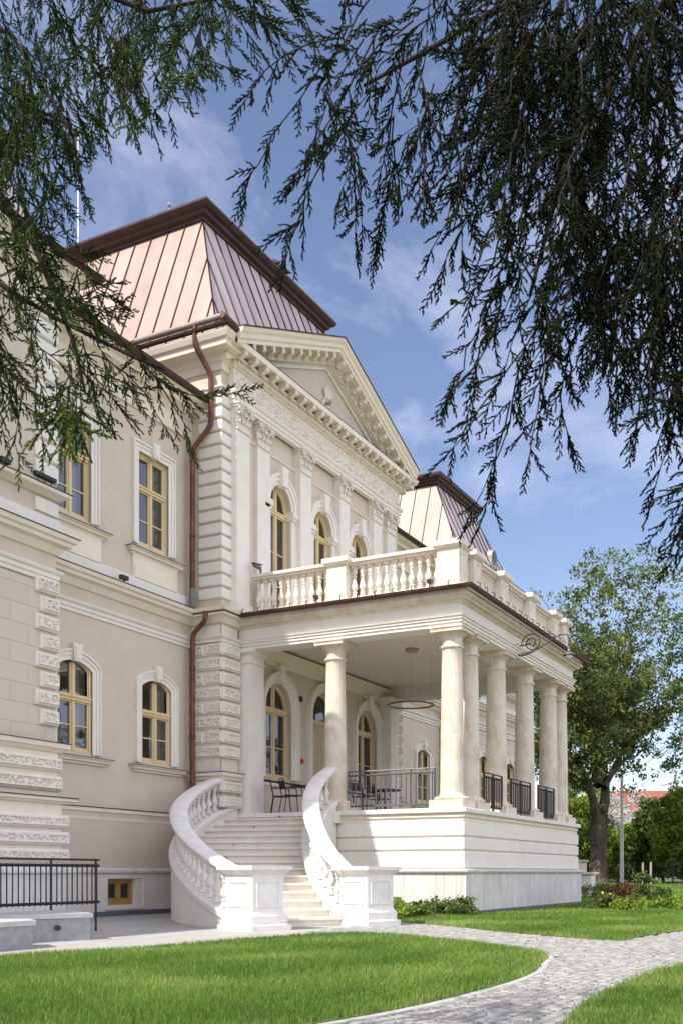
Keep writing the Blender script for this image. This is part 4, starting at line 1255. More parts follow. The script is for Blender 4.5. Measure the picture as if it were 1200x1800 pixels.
# stringer walls, copings, handrails and balusters
def zrail(u): return 3.62+(1.12-3.62)*u
def ribbon(A, prof, zf, u0=0, u1=1, n=48):
    """sweep prof [(d, dz)] (d to the left of descent) along the curve at height zf(u)"""
    m = M(); k = len(prof); v = []
    for i in range(n+1):
        u = u0+(u1-u0)*i/n; (x, y), (tx, ty) = at(A, u)
        for d, dz in prof:
            zz = zf(u)+dz if dz is not None else -.05
            v.append((x-ty*d, y+tx*d, zz))
    f = []
    for i in range(n):
        for a in range(k):
            b = (a+1) % k; f.append((i*k+a, i*k+b, (i+1)*k+b, (i+1)*k+a))
    f += [tuple(range(k)), tuple(n*k+a for a in reversed(range(k)))]
    m.add(v, f); return m
SBAL = balmesh('baluster', STAIR, .62, wide=1.0)
for A, nb in ((AO, 27), (AI, 16)):
    w = .16
    ribbon(A, [(-w,None),(w,None),(w,-.93),(-w,-.93)], zrail).build('stringer_wall', RENDER, ST, smooth=True, angle=40)
    ribbon(A, [(-.21,-.95),(-.18,-.97),(.18,-.97),(.21,-.95),(.21,-.86),(.18,-.83),(-.18,-.83),(-.21,-.86)], zrail).build('coping', STAIR, ST, smooth=True, angle=40)
    ribbon(A, [(-.19,-.04),(-.19,-.09),(-.15,-.12),(-.12,-.17),(.12,-.17),(.15,-.12),(.19,-.09),(.19,-.04),(.15,-.015),(.11,.0),(-.11,.0),(-.15,-.015)], zrail).build('handrail', STAIR, ST, smooth=True, angle=40)
    for q in range(1, 7 if A is AO else 5):
        u_ = q/(7 if A is AO else 5)
        ribbon(A, [(-.191,-.04),(-.191,-.09),(-.151,-.121),(-.121,-.171),(.121,-.171),(.151,-.121),(.191,-.09),(.191,-.04),(.151,-.0145),(.111,.001),(-.111,.001),(-.151,-.0145)], zrail, u_, u_+.0008, 1).build('joint', BASEJ, ST)
    for i in range(nb):
        u = (i+.7)/(nb+.6); (x, y), (tx, ty) = at(A, u)
        inst('baluster', SBAL, ST, T(x, y, zrail(u)-.84, math.atan2(ty, tx)) @ Matrix.Scale(.685/.62, 4, (0,0,1)))
def newel(parent, x, y, rz, h=1.12):
    m = M(); b = .36
    m.box(-b-.10, b+.10, -b-.10, b+.10, -.03, .09)
    m.frus(-b-.08, b+.08, -b-.08, b+.08, .09, -b-.04, b+.04, -b-.04, b+.04, .13)
    m.box(-b-.05, b+.05, -b-.05, b+.05, .13, .25)
    m.frus(-b-.05, b+.05, -b-.05, b+.05, .25, -b+.0, b-.0, -b+.0, b-.0, .33)
    m.box(-b, b, -b, b, .33, h-.16)
    m.frus(-b, b, -b, b, h-.16, -b-.09, b+.09, -b-.09, b+.09, h-.07); m.box(-b-.11, b+.11, -b-.11, b+.11, h-.07, h)
    # panel frames on the four sides
    fm = M(); ring(fm, [(-b+.13,.45),(b-.13,.45),(b-.13,h-.29),(-b+.13,h-.29)], [(-b+.085,.405),(b-.085,.405),(b-.085,h-.245),(-b+.085,h-.245)], -b-.018, -b+.005)
    for k in range(4):
        R_ = Matrix.Rotation(math.pi/2*k, 4, 'Z'); q = M(); q.add([tuple(R_ @ Vector(p)) for p in fm.v], fm.f); m.add(q.v, q.f)
    m.xf(T(x, y, 0, rz))
    return m
NROT = math.radians(-16)
for x, y in ((15.52, 9.95), (17.98, 9.0)):
    newel(ST, x, y, NROT).build('newel_post', STAIR, ST)
for k, u in ((0,.5),(2,.42),(5,.38),(7,.35),(14,.12)):   # round riser caps on the steps
    z = ZF-(k)*RH-.09; a, b = offp(AO, k/(NS-1), .1), offp(AI, k/(NS-1), -.1)
    x, y = a[0]+(b[0]-a[0])*u, a[1]+(b[1]-a[1])*u
    (_, _), (tx, ty) = at(AO, k/(NS-1))
    m = M(); m.tube([(x-.0+tx*.0,y,z),(x+tx*.045,y+ty*.045,z)], .017, 10); m.build('riser_cap', GREYMETAL, ST)

# pier and wall beyond the portico
FN = newel(None, 42.3, 11.3, 0, 1.02).build('garden_pier', STAIR)
tag(FN, 'pale stone pier with a moulded cap just past the far end of the portico plinth', 'stone pier')
m = M(); m.box(42.9, 44.75, 11.85, 12.3, -.1, 1.45); gw = m.build('garden_wall', BRICKPK); tag(gw, 'low pinkish wall with a slab top beside the big tree trunk', 'wall')
m = M(); m.box(42.8, 44.85, 11.78, 12.37, 1.452, 1.55); o = m.build('wall_cap', CONCRETE, gw); o.parent = gw; o.matrix_parent_inverse = Matrix.Identity(4)

# ------------------------------------------------------------------ railings
def railing(label, p0, p1, z0, h, n, posts, mat=None, base_drop=0.0, gap=.1, name='iron_railing', group=None):
    a, b = Vector((*p0, 0)), Vector((*p1, 0)); d = (b-a).normalized(); L = (b-a).length
    root = empty(name, (*((a+b)/2).to_2d(), z0)); tag(root, label, 'railing', group)
    bpy.context.view_layer.update()
    mat = mat or DARKMETAL
    def P(s, z): return a + d*s + Vector((0,0,z))
    m = M(); m.tube([P(0,z0+h), P(L,z0+h)], .019, 8); childof(m.build('handrail', mat), root)
    for z in (z0+h-.1, z0+.14): m = M(); m.bar(P(0,z), P(L,z), .035); childof(m.build('rail', mat), root)
    for s in posts:
        m = M(); m.bar(P(s*L,z0-base_drop), P(s*L,z0+h), .04); childof(m.build('post', mat), root)
    m = M()
    m0 = M(); m0.bar((0,0,.10), (0,0,h-.07), .022); me = m0.mesh('bar', mat)
    for i in range(n):
        s = (i+.5)/n*L; q = P(s, z0)
        sub('bar', me, root, T(q.x, q.y, q.z, math.atan2(d.y, d.x)))
    return root
railing('grey iron railing with vertical bars between the two near columns above the plinth', (CXL,9.86), (CXL,12.2), ZF, 1.0, 17, (0,.27,1), GREYMETAL)
for i, (xa, xb, lb) in enumerate(((24.78,26.1,'short dark iron railing between the second and third front columns, nearest of the front ones'),
                                  (26.82,28.48,'short dark iron railing between the middle front columns'),
                                  (29.2,30.76,'short dark iron railing before the last pair of front columns'))):
    railing(lb, (xa,CY-.28), (xb,CY-.28), ZF, .98, 11, (0,.5,1), DARKMETAL, group='railings between the front columns')
railing('long dark iron ramp railing standing behind the low granite bench at the left', (8.2,12.15), (14.02,12.15), .36, .86, 48, (0,.2,.4,.6,.8,.985), DARKMETAL, base_drop=.36)

# low granite walls at the ramp
def slabwall(label, poly, h, over=.05, cap=.07):
    m = M(); m.prism(poly, -.05, h-cap)
    cx_ = sum(p[0] for p in poly)/len(poly); cy_ = sum(p[1] for p in poly)/len(poly)
    o = m.build('granite_bench', CONCRETE); tag(o, label, 'bench')
    c = M(); q = []
    for x, y in poly:
        l = math.hypot(x-cx_, y-cy_); q.append((x+(x-cx_)/l*over, y+(y-cy_)/l*over))
    c.prism(q, h-cap+.002, h); s = c.build('seat_slab', GRANTOP); s.parent = o
    return o
b1 = slabwall('long grey granite bench wall with a pale slab top in front of the ramp railing', [(8.0,11.15),(11.0,11.05),(12.05,10.62),(12.62,11.5),(13.2,11.95),(8.0,11.95)], .40)
m = M(); m.tube([(11.55,10.80,.2),(11.52,10.74,.2)], .04, 14); o = m.build('bench_lamp', DARKMETAL); o.parent = b1
b2 = slabwall('grey granite bench end at the left edge of the picture, nearest the lawn', [(7.2,10.1),(10.35,10.1),(10.68,10.55),(10.4,10.9),(7.2,10.9)], .37)
for b_ in (b1, b2): b_['group'] = 'granite benches'

# ------------------------------------------------------------------ chairs and tables
def chair(label, x, y, rz, src=None):
    if src is None:
        r = empty('metal_chair', (0,0,0)); bpy.context.view_layer.update()
        def b(m, n): o = m.build(n, BLACKMESH, smooth=False); o.parent = r
        m = M(); m.box(-.22,.22,-.21,.22,.43,.445); b(m, 'seat')
        m = M()
        m.tube([(-.22,-.2,.44),(-.22,.2,.44),(-.20,.24,.46)], .012, 6); m.tube([(.22,-.2,.44),(.22,.2,.44)], .012, 6); m.tube([(-.22,-.2,.44),(.22,-.2,.44)], .012, 6)
        b(m, 'seat_frame')
        for sx in (-1, 1):
            m = M(); m.tube([(sx*.23,-.2,.62),(sx*.235,-.22,.3),(sx*.24,-.25,0)], .012, 6); b(m, 'leg')
            m = M(); m.tube([(sx*.22,.2,.44),(sx*.235,.27,0)], .012, 6); b(m, 'leg')
            m = M(); m.tube([(sx*.23,.25,.66),(sx*.24,0,.67),(sx*.235,-.17,.655),(sx*.23,-.2,.62)], .013, 6); b(m, 'armrest')
        m = M(); m.tube([(-.21,.2,.44),(-.215,.27,.78),(-.19,.285,.85),(-.14,.29,.87),(.14,.29,.87),(.19,.285,.85),(.215,.27,.78),(.21,.2,.44)], .013, 8); b(m, 'back_frame')
        m = M(); m.add([(-.2,.24,.60),(.2,.24,.60),(.2,.275,.82),(-.2,.275,.82),(-.2,.255,.60),(.2,.255,.60),(.2,.29,.82),(-.2,.29,.82)], [(0,1,2,3),(7,6,5,4),(0,4,5,1),(1,5,6,2),(2,6,7,3),(3,7,4,0)]); b(m, 'backrest')
    else:
        r = src.copy(); COL.objects.link(r)
        for c in src.children:
            k = c.copy(); COL.objects.link(k); k.parent = r
    r.location = (x, y, ZF+.012); r.rotation_euler = (0, 0, rz)
    tag(r, label, 'chair', 'black metal chairs on the portico')
    return r
c0 = chair('leftmost black metal chair, by the dado left of the first arched window', 23.35, 14.15, math.radians(30))
chair('black metal chair with its back to the stairs, second from the left', 23.2, 13.75, math.radians(48), c0)
chair('black metal chair half hidden behind the top of the curved handrail', 23.85, 13.35, math.radians(200), c0)
chair('black metal chair behind the railing, next to the near mid column', 24.35, 12.30, math.radians(-20), c0)
chair('black metal chair behind the railing, right of the other one there', 25.4, 12.35, math.radians(-10), c0)
chair('low seen black metal chair at the far side of the right table', 25.75, 13.6, math.radians(10), c0)
def table(label, x, y, r_):
    m = M(); m.lathe([(r_-.01,.72),(r_,.725),(r_,.745),(r_-.01,.75)], n=36)
    o = m.build('round_table', BLACKMESH); tag(o, label, 'table', 'round tables on the portico')
    l = M(); l.tube([(0,0,.02),(0,0,.72)], .03, 10)
    for k in range(4):
        q = k*math.pi/2+.6; l.tube([(0,0,.06),(.3*math.cos(q),.3*math.sin(q),.01)], .018, 6)
    s = l.build('pedestal', BLACKMESH); s.parent = o; o.location = (x, y, ZF)
table('round black table left, behind the curved handrail', 23.9, 13.75, .40)
table('round black table right, behind the grey railing', 26.0, 12.45, .45)

# ------------------------------------------------------------------ lamps and small fittings
RL = M(); pts = [(27.15+.64*math.cos(q), 12.2+.64*math.sin(q), 5.74) for q in [2*math.pi*i/48 for i in range(49)]]
RL.tube(pts, .024, 8)
o = RL.build('ring_lamp', surf('bronze_ring', (.16,.12,.09), (.2,.15,.11), 5, .4, metallic=.4)); tag(o, 'large thin bronze ring lamp hanging under the portico ceiling', 'pendant lamp')
c = M()
for q in (.4, 2.5, 4.6):
    c.tube([(27.15+.64*math.cos(q),12.2+.64*math.sin(q),5.76),(27.15+.64*math.cos(q),12.2+.64*math.sin(q),7.2)], .0018, 4)
k = c.build('wire', GREYMETAL); k.parent = o
m = M(); m.lathe([(.17,-.03),(.19,0),(.19,.07),(.16,.08)], (26.63,11.93), 28, True, 7.155); o = m.build('ceiling_lamp', surf('lamp_shade', (.35,.28,.2), (.4,.33,.25), 3, .5)); tag(o, 'small round lamp set in the portico ceiling', 'ceiling lamp')

# wrought iron bracket, arm towards the lawn
BR = empty('wall_lamp', (27.1, PYF+.1, 7.0)); tag(BR, 'scrolled wrought iron bracket holding a grey bell lamp in front of the portico frieze', 'lamp'); bpy.context.view_layer.update()
bx = 27.1; y0_ = BYF
def sp(y, z): return (bx, y0_-y, z)
m = M()
m.tube([sp(0,6.98),sp(.0,7.14)], .03, 6); m.tube([sp(.02,7.06),sp(.36,7.10)], .018, 8)
sp1 = []
for i in range(40):
    q = i/39*math.pi*4.2; r = .05+.235*(i/39)**1.2
    sp1.append(sp(.42+r*math.cos(q+2.6), 7.12+r*math.sin(q+2.6)*.95))
m.tube(sp1, .015, 6)
m.tube([sp(.04,6.83),sp(.12,6.80),sp(.3,6.83),sp(.55,6.93),sp(.8,7.05),sp(1.05,7.2),sp(1.22,7.27),sp(1.38,7.24),sp(1.42,7.15),sp(1.42,6.9)], .017, 8)
sp1 = []
for i in range(24):
    q = i/23*math.pi*2.6; r = .03+.11*(i/23)
    sp1.append(sp(.92+r*math.cos(q+.5), 7.22+r*math.sin(q+.5)*.8))
m.tube(sp1, .011, 6)
for i in range(9): m.tube([sp(.10+.045*i,6.80+.008*i),sp(.085+.045*i,6.87+.008*i)], .014, 5)
childof(m.build('bracket', DARKMETAL), BR)
m = M(); ly = 1.42
m.lathe([(.02,.0),(.03,-.04),(.035,-.10),(.05,-.12),(.06,-.14),(.16,-.20),(.165,-.225),(.15,-.225),(.05,-.17),(.0,-.16)], (bx,y0_-ly), 24, True, 6.93); childof(m.build('shade', GREYMETAL, smooth=True), BR)
m = M(); m.lathe([(.05,.0),(.075,-.04),(.07,-.10),(.03,-.13),(.0,-.135)], (bx,y0_-ly), 16, True, 6.73); childof(m.build('globe', surf('lamp_globe', (.7,.7,.68), (.75,.75,.73), 3, .3), smooth=True), BR)

def cctv(x, y, z, rz, label):
    m = M(); m.tube([(0,0,0),(0,0,.1)], .03, 8); m.tube([(0,0,.12),(.22,0,.17)], .05, 10); m.box(-.02,.27,-.06,.06,.2,.225)
    m.xf(T(x, y, z, rz)); o = m.build('security_camera', GREYMETAL); tag(o, label, 'security camera')
cctv(23.3, 14.75, 8.84, math.radians(160), 'small grey security camera on the wall end of the balcony balustrade')
def spot(x, y, z, label, w=.12, bar=False):
    m = M()
    if bar:
        m.box(-.28,.28,-.05,.05,.10,.17); m.tube([(-.18,0,0),(-.18,0,.12)], .012, 6); m.tube([(.18,0,0),(.18,0,.12)], .012, 6); m.tube([(0,0,0),(0,0,.12)], .012, 6)
    else:
        m.box(-w,w,-.05,.05,.05,.14); m.tube([(0,0,0),(0,0,.08)], .02, 6)
    m.xf(T(x, y, z)); o = m.build('floodlight', DARKMETAL); tag(o, label, 'floodlight', 'small facade floodlights')
spot(15.45, 14.76, 8.61, 'slim bar floodlight on the upper sill course of the left pavilion', bar=True)
spot(14.4, 14.76, 8.61, 'small black floodlight at the left end of the pavilion sill course')
spot(19.2, 15.9, 7.76, 'small black floodlight on the belt cornice between the two bays')
spot(22.78, 12.8, 7.75, 'small floodlight at the foot of the middle balcony pier', .06)
spot(22.78, 9.75, 7.75, 'small floodlight at the foot of the corner balcony pier', .06)
m = M(); m.box(-.07,.07,-.06,.0,0,.15); m.tube([(.0,-.06,.08),(.0,-.10,.08)], .04, 12); m.xf(T(26.32, YR+.1, 4.15)); o = m.build('fire_alarm', RED); tag(o, 'red fire alarm box on the wall between the first window and the door', 'alarm')
m = M(); m.tube([(26.3,YR+.1,6.02),(26.3,YR+.06,6.02)], .09, 18); o = m.build('wall_vent', COPDARK); tag(o, 'round dark vent in the wall between the first two arches', 'vent')

# lightning rod, ball finial and pigeons on the main roof
def rod(px, y0, y1, t):
    a, b = W(px, y1, t), W(px, y0, t)
    m = M(); m.tube([a, a+(b-a)*.55, a+(b-a)*.97], [.035,.028,.02], 8); m.tube([b-Vector((0,0,.25)), b-Vector((0,0,.2)), b], [.045,.045,.01], 8)
    return m
m = rod(138, 226, 470, 33); o = m.build('lightning_rod', STEEL); tag(o, 'thin pale lightning rod rising behind the left side of the main roof', 'lightning rod')
a = W(298, 372, 31.2); m = M(); m.tube([a, a+Vector((0,0,.2))], .02, 6); m.lathe([(0,0),(.05,.02),(.075,.07),(.05,.12),(0,.14)], (a.x,a.y), 12, False, a.z+.12); o = m.build('ball_finial', STEEL, smooth=True); tag(o, 'small ball finial on the top edge of the main roof', 'finial')
def pigeon(x, y, z, rz, label):
    m = M(); k = 12
    prof = [(-.17,.0,.008),(-.12,.005,.025),(-.06,.02,.055),(0,.04,.07),(.05,.065,.062),(.085,.10,.042),(.10,.13,.03),(.11,.155,.034),(.13,.165,.026),(.15,.16,.006)]
    m.tube([(a_, 0, h_) for a_, h_, r_ in prof], [r_ for a_, h_, r_ in prof], k)
    m.tube([(.02,.02,-.03),(.02,.02,-.09)], .006, 5); m.tube([(.02,-.02,-.03),(.02,-.02,-.09)], .006, 5)
    m.xf(T(x, y, z+.09, rz, 1.25)); o = m.build('pigeon', BIRD, smooth=True); tag(o, label, 'bird', 'pigeons on the roof edge')
pigeon(27.45, 16.80, 19.51, 1.2, 'dark pigeon standing on the roof edge, left of the pair')
pigeon(27.95, 16.80, 19.51, 2.2, 'dark pigeon standing on the roof edge, right of the pair')
# ------------------------------------------------------------------ ground
def hz(t):
    t = np.asarray(t, float); return .38*np.clip((t-42)/18, 0, 1)**1.0*(1)
def depth(x, y): return x*FX + y*FY
def struct(m, name, mat, **k):
    o = m.build(name, mat, fix=k.get('fix', True)); o['kind'] = 'structure'; return o
# one big sheet, finer near by, that climbs slightly beyond the palace
gx = np.unique(np.concatenate([np.linspace(-900,-60,8), np.linspace(-60,160,56), np.linspace(160,1500,12)]))
gy = np.unique(np.concatenate([np.linspace(-900,-60,8), np.linspace(-60,100,41), np.linspace(100,1200,12)]))
X, Y = np.meshgrid(gx, gy); Z = hz(depth(X, Y))-.02
V = np.stack([X.ravel(), Y.ravel(), Z.ravel()], 1); nx_ = len(gx); F_ = []
for j in range(len(gy)-1):
    for i in range(nx_-1): b = j*nx_+i; F_.append((b,b+1,b+nx_+1,b+nx_))
me = npmesh('ground', V, np.array(F_), EARTH); o = bpy.data.objects.new('ground', me); COL.objects.link(o); o['kind'] = 'structure'

def sm(pts, n=8):   # Catmull-Rom through ground points
    out = []
    for i in range(len(pts)-1):
        p0 = pts[max(i-1,0)]; p1 = pts[i]; p2 = pts[i+1]; p3 = pts[min(i+2,len(pts)-1)]
        for k in range(n):
            t = k/n
            out.append(tuple(.5*((2*p1[a])+(-p0[a]+p2[a])*t+(2*p0[a]-5*p1[a]+4*p2[a]-p3[a])*t*t+(-p0[a]+3*p1[a]-3*p2[a]+p3[a])*t**3) for a in (0,1)))
    out.append(pts[-1]); return out
# lawn edges in metres on the ground
L1e = sm([(2.0,9.55),(6.5,9.45),(8.94,9.24),(11.38,8.63),(13.6,8.35),(14.9,7.9),(14.9,6.9),(13.9,5.3),(12.9,4.2),(12.2,3.72),(11.3,3.5),(10.2,3.25),(8.72,3.14),(6.57,3.28),(4.0,3.9),(2.0,4.4)])
lawn1 = L1e
lawn2 = sm([(60,-8),(30,1.2),(22.5,2.55),(18.75,3.28),(16.4,3.55),(15.6,3.6),(15.75,4.3),(16.72,5.67),(18.2,7.35),(19.2,8.7)]) + [(19.4,9.6),(19.4,12.2),(22.7,12.2),(22.7,8.8),(32.8,8.8),(32.8,14.9),(60,14.9)]
lawn3 = sm([(2.0,.6),(4.5,1.35),(6.8,1.93),(9.0,2.13),(11.66,2.0),(16,1.2),(24,-.9),(40,-6),(60,-13)]) + [(60,-30),(2,-30)]
lawn3 = lawn3[::-1]
patio = [(2,9.3),(8.9,9.1),(12.0,8.5),(14.6,7.9),(15.3,8.9),(17.0,8.9),(19.3,9.4),(22.9,11.5),(22.9,16.2),(2,16.2)]
m = M(); m.prism(patio, -.06, .0); struct(m, 'patio', PAVING)
m = M(); m.prism([(2,9.4),(12,8.8),(16.5,9.5),(20.5,9.9),(20.5,8.4),(17.5,5.6),(17,4),(30,1.5),(60,-7.5),(60,-14),(2,.4)], -.1, -.028); struct(m, 'path', JOINT)
def inside(px_a, py_a, poly):
    P = np.asarray(poly); r = np.zeros(px_a.shape, bool); n = len(P); j = n-1
    for i in range(n):
        xi, yi = P[i]; xj, yj = P[j]
        c = ((yi > py_a) != (yj > py_a)) & (px_a < (xj-xi)*(py_a-yi)/((yj-yi) or 1e-12)+xi)
        r ^= c; j = i
    return r
for poly, nm in ((lawn1,'lawn'),(lawn2,'lawn'),(lawn3,'lawn')):
    m = M(); m.prism(poly, -.05, .012); struct(m, nm, SOIL, fix=True)
# granite setts laid in slightly wavering rows; real stones with worn tops
def setts():
    s = .095; V = []; 
    xs_, ys_ = np.arange(4.5, 34, s*1.18), np.arange(-4, 10.6, s)
    cnt = 0
    cx_l, cy_l, hx, hy_ = [], [], [], []
    for j, y in enumerate(ys_):
        off = (j % 2)*s*.55 + random.uniform(-.02,.02)
        for x in xs_:
            cx_l.append(x+off+random.uniform(-.008,.008)); cy_l.append(y+.10*math.sin(x*.35)+random.uniform(-.007,.007))
            hx.append(s*.56*random.uniform(.9,1.0)); hy_.append(s*.465*random.uniform(.9,1.0))
    cx_, cy_, hx, hy_ = map(np.array, (cx_l, cy_l, hx, hy_))
    region = [(14.5,7.9),(15.3,8.93),(17.0,8.93),(19.3,9.43),(20.2,9.8),(20.2,8.2),(17.6,5.6),(17.2,4.2),(34,.9),(34,-4),(2,.4),(2,3.3),(12.5,3.6)]
    keep = inside(cx_, cy_, region) & ~inside(cx_, cy_, lawn1) & ~inside(cx_, cy_, lawn2) & ~inside(cx_, cy_, lawn3)
    keep &= RNG.random(len(cx_)) > .02
    d = depth(cx_, cy_); keep &= (d > 5.5) & (d < 30)
    sd_ = cx_*RX + cy_*RY
    keep &= np.abs(sd_) < d*.62+1.2
    cx_, cy_, hx, hy_ = cx_[keep], cy_[keep], hx[keep], hy_[keep]; n = len(cx_)
    rot = RNG.normal(0, .05, n); zt = RNG.normal(0, .0025, n); tx_, ty_ = RNG.normal(0, .014, n), RNG.normal(0, .014, n)
    base = np.array([(-1,-1),(1,-1),(1,1),(-1,1)], float)
    rings = []
    for k, zz in ((1.0,-.03),(.97,-.004),(.86,.0015)):
        for a, b in base:
            lx, ly = a*hx*k, b*hy_*k
            X_ = cx_+lx*np.cos(rot)-ly*np.sin(rot); Y_ = cy_+lx*np.sin(rot)+ly*np.cos(rot)
            Z_ = zz+zt+tx_*lx*(zz > -.02)+ty_*ly*(zz > -.02)
            rings.append(np.stack([X_, Y_, Z_], 1))
    V = np.stack(rings, 1).reshape(-1, 3)
    fl = []
    for r in range(2):
        for i in range(4): fl.append((r*4+i, r*4+(i+1)%4, (r+1)*4+(i+1)%4, (r+1)*4+i))
    fl.append((8,9,10,11)); fl = np.array(fl)
    F = (fl[None]+12*np.arange(n)[:,None,None]).reshape(-1, 4)
    tint = np.repeat(RNG.random(n), len(fl))
    me = npmesh('path_setts', V, F, SETT, attr=tint); o = bpy.data.objects.new('path', me); COL.objects.link(o); o['kind'] = 'structure'
setts()

def kerb(pts, off):
    m = M(); m.sweep(pts, [(off,-.06),(off+.075,-.06),(off+.075,.004),(off+.06,.010),(off+.012,.010),(off,.004)])
    struct(m, 'path_edge', surf('edge_stone', (.36,.355,.34), (.50,.49,.47), 7, .8, .4, 40))
i_ = [i for i, p in enumerate(L1e) if p[0] < 14.95 and p[1] < 7.0]
kerb(L1e[i_[0]:][::-1], .01)
# ------------------------------------------------------------------ grass
def grass(name, poly, dens, label, dmin=5.5, dmax=70, hgt=.066, edge=None, wid=.003):
    P = np.asarray(poly); x0, y0 = P.min(0); x1, y1 = P.max(0)
    x1 = min(x1, 62)
    out = []
    bands = [(dmin, 9, 1.0, 1.0), (9, 13, .7, 1.15), (13, 19, .42, 1.5), (19, 28, .2, 2.1), (28, 45, .085, 3.2), (45, 72, .035, 5.0)]
    VV, TT = [], []
    for da, db, k, wk in bands:
        if db < dmin or da > dmax: continue
        A = (x1-x0)*(y1-y0)
        # sample only the strip inside the camera's wedge
        lo = np.array([da*FX-da*.36*abs(RX)-1, 0]); 
        xa, xb = max(x0, da*.80-3), min(x1, db*1.12+2); ya, yb = max(y0, -6), min(y1, db*.80+1)
        if xb <= xa or yb <= ya: continue
        n = int((xb-xa)*(yb-ya)*dens*k)
        px_ = RNG.uniform(xa, xb, n); py_a = RNG.uniform(ya, yb, n)
        d = depth(px_, py_a); s_ = px_*RX+py_a*RY
        kp = (d > da) & (d <= db) & ((np.abs(s_) < d*.345+.3) | ((np.abs(s_) < d*.62+1.5) & (RNG.random(n) < .55)))
        px_, py_a, d = px_[kp], py_a[kp], d[kp]
        kp = inside(px_, py_a, poly); px_, py_a, d = px_[kp], py_a[kp], d[kp]
        n = len(px_)
        if n == 0: continue
        px_ = px_+RNG.normal(0,.022,n); py_a = py_a+RNG.normal(0,.022,n)
        cl = np.sin(px_*2.1+np.sin(py_a*1.7)*1.5)*.5+np.sin(py_a*3.3+px_*.7)*.5
        h = hgt*(1+.16*cl)*RNG.uniform(.55, 1.25, n)*(1+.0*wk); a = RNG.uniform(0, 2*np.pi, n); w = wid*wk*RNG.uniform(.7,1.3,n)
        lean = RNG.uniform(.05,.75,n)*h; la = RNG.uniform(0, 2*np.pi, n)
        z = hz(d)+.008
        b1 = np.stack([px_-np.cos(a)*w, py_a-np.sin(a)*w, z], 1); b2 = np.stack([px_+np.cos(a)*w, py_a+np.sin(a)*w, z], 1)
        mx_, my_ = px_+np.cos(la)*lean*.35, py_a+np.sin(la)*lean*.35
        m1 = np.stack([mx_-np.cos(a)*w*.75, my_-np.sin(a)*w*.75, z+h*.6], 1); m2 = np.stack([mx_+np.cos(a)*w*.75, my_+np.sin(a)*w*.75, z+h*.6], 1)
        tp = np.stack([px_+np.cos(la)*lean, py_a+np.sin(la)*lean, z+h], 1); tp2 = tp + np.stack([np.cos(a)*w*.2, np.sin(a)*w*.2, 0*w], 1)
        VV.append(np.stack([b1,b2,m2,m1,tp2,tp], 1).reshape(-1,3))
        PA = P[:-1] if len(P) > 2 else P; ed = np.full(n, 9.0)
        for q in range(len(P)):
            a_, b_ = P[q], P[(q+1) % len(P)]; vx, vy = b_-a_; L2 = vx*vx+vy*vy+1e-9
            tq = np.clip(((px_-a_[0])*vx+(py_a-a_[1])*vy)/L2, 0, 1)
            ed = np.minimum(ed, np.hypot(px_-a_[0]-tq*vx, py_a-a_[1]-tq*vy))
        patch = np.clip(np.sin(px_*1.3+2*np.sin(py_a*.8))*np.sin(py_a*1.9+px_*.5)-.45, 0, 1)*.7
        dry = np.clip(.45*np.exp(-(ed/.13)**2)*RNG.random(n) + patch + RNG.random(n)*.75 + .18*cl+.12*np.sin(px_*.9+py_a*1.3), 0, 1)
        TT.append(dry)
    V = np.concatenate(VV); tt = np.concatenate(TT); n = len(tt)
    F = (np.array([(0,1,2,3),(3,2,4,5)])[None]+6*np.arange(n)[:,None,None]).reshape(-1,4)
    me = npmesh(name, V, F, GRASS, attr=np.repeat(tt, 2)); o = bpy.data.objects.new(name, me); COL.objects.link(o)
    tag(o, label, 'grass', kind='stuff'); return o
GD = 4200
grass('lawn_grass', lawn1, GD, 'thick green lawn in the foreground, left of the cobbled path', dmax=20)
grass('lawn_grass', lawn2, GD, 'green lawn beyond the cobbled path, in front of the portico plinth')
grass('lawn_grass', lawn3, GD, 'green lawn in the bottom right corner', dmax=40)
# clover and dead leaf specks on the path
sp_ = M()
for i in range(60):
    x, y = random.uniform(7, 16), random.uniform(1.5, 6)
    if inside(np.array([x]), np.array([y]), lawn1)[0] or inside(np.array([x]), np.array([y]), lawn3)[0] or inside(np.array([x]), np.array([y]), lawn2)[0]: continue
    a = random.uniform(0, 6.28); s = random.uniform(.012,.03)
    sp_.add([(x,y,.008),(x+s*math.cos(a),y+s*math.sin(a),.022),(x+s*1.8*math.cos(a+.3),y+s*1.8*math.sin(a+.3),.012),(x+s*math.cos(a+.8),y+s*math.sin(a+.8),.008)], [(0,1,2,3)])
o = sp_.build('dry_leaves', surf('dead_leaf', (.10,.07,.04), (.16,.12,.07), 9, .9), fix=False); tag(o, 'scattered dry leaves on the cobbled path', 'leaves', kind='stuff')

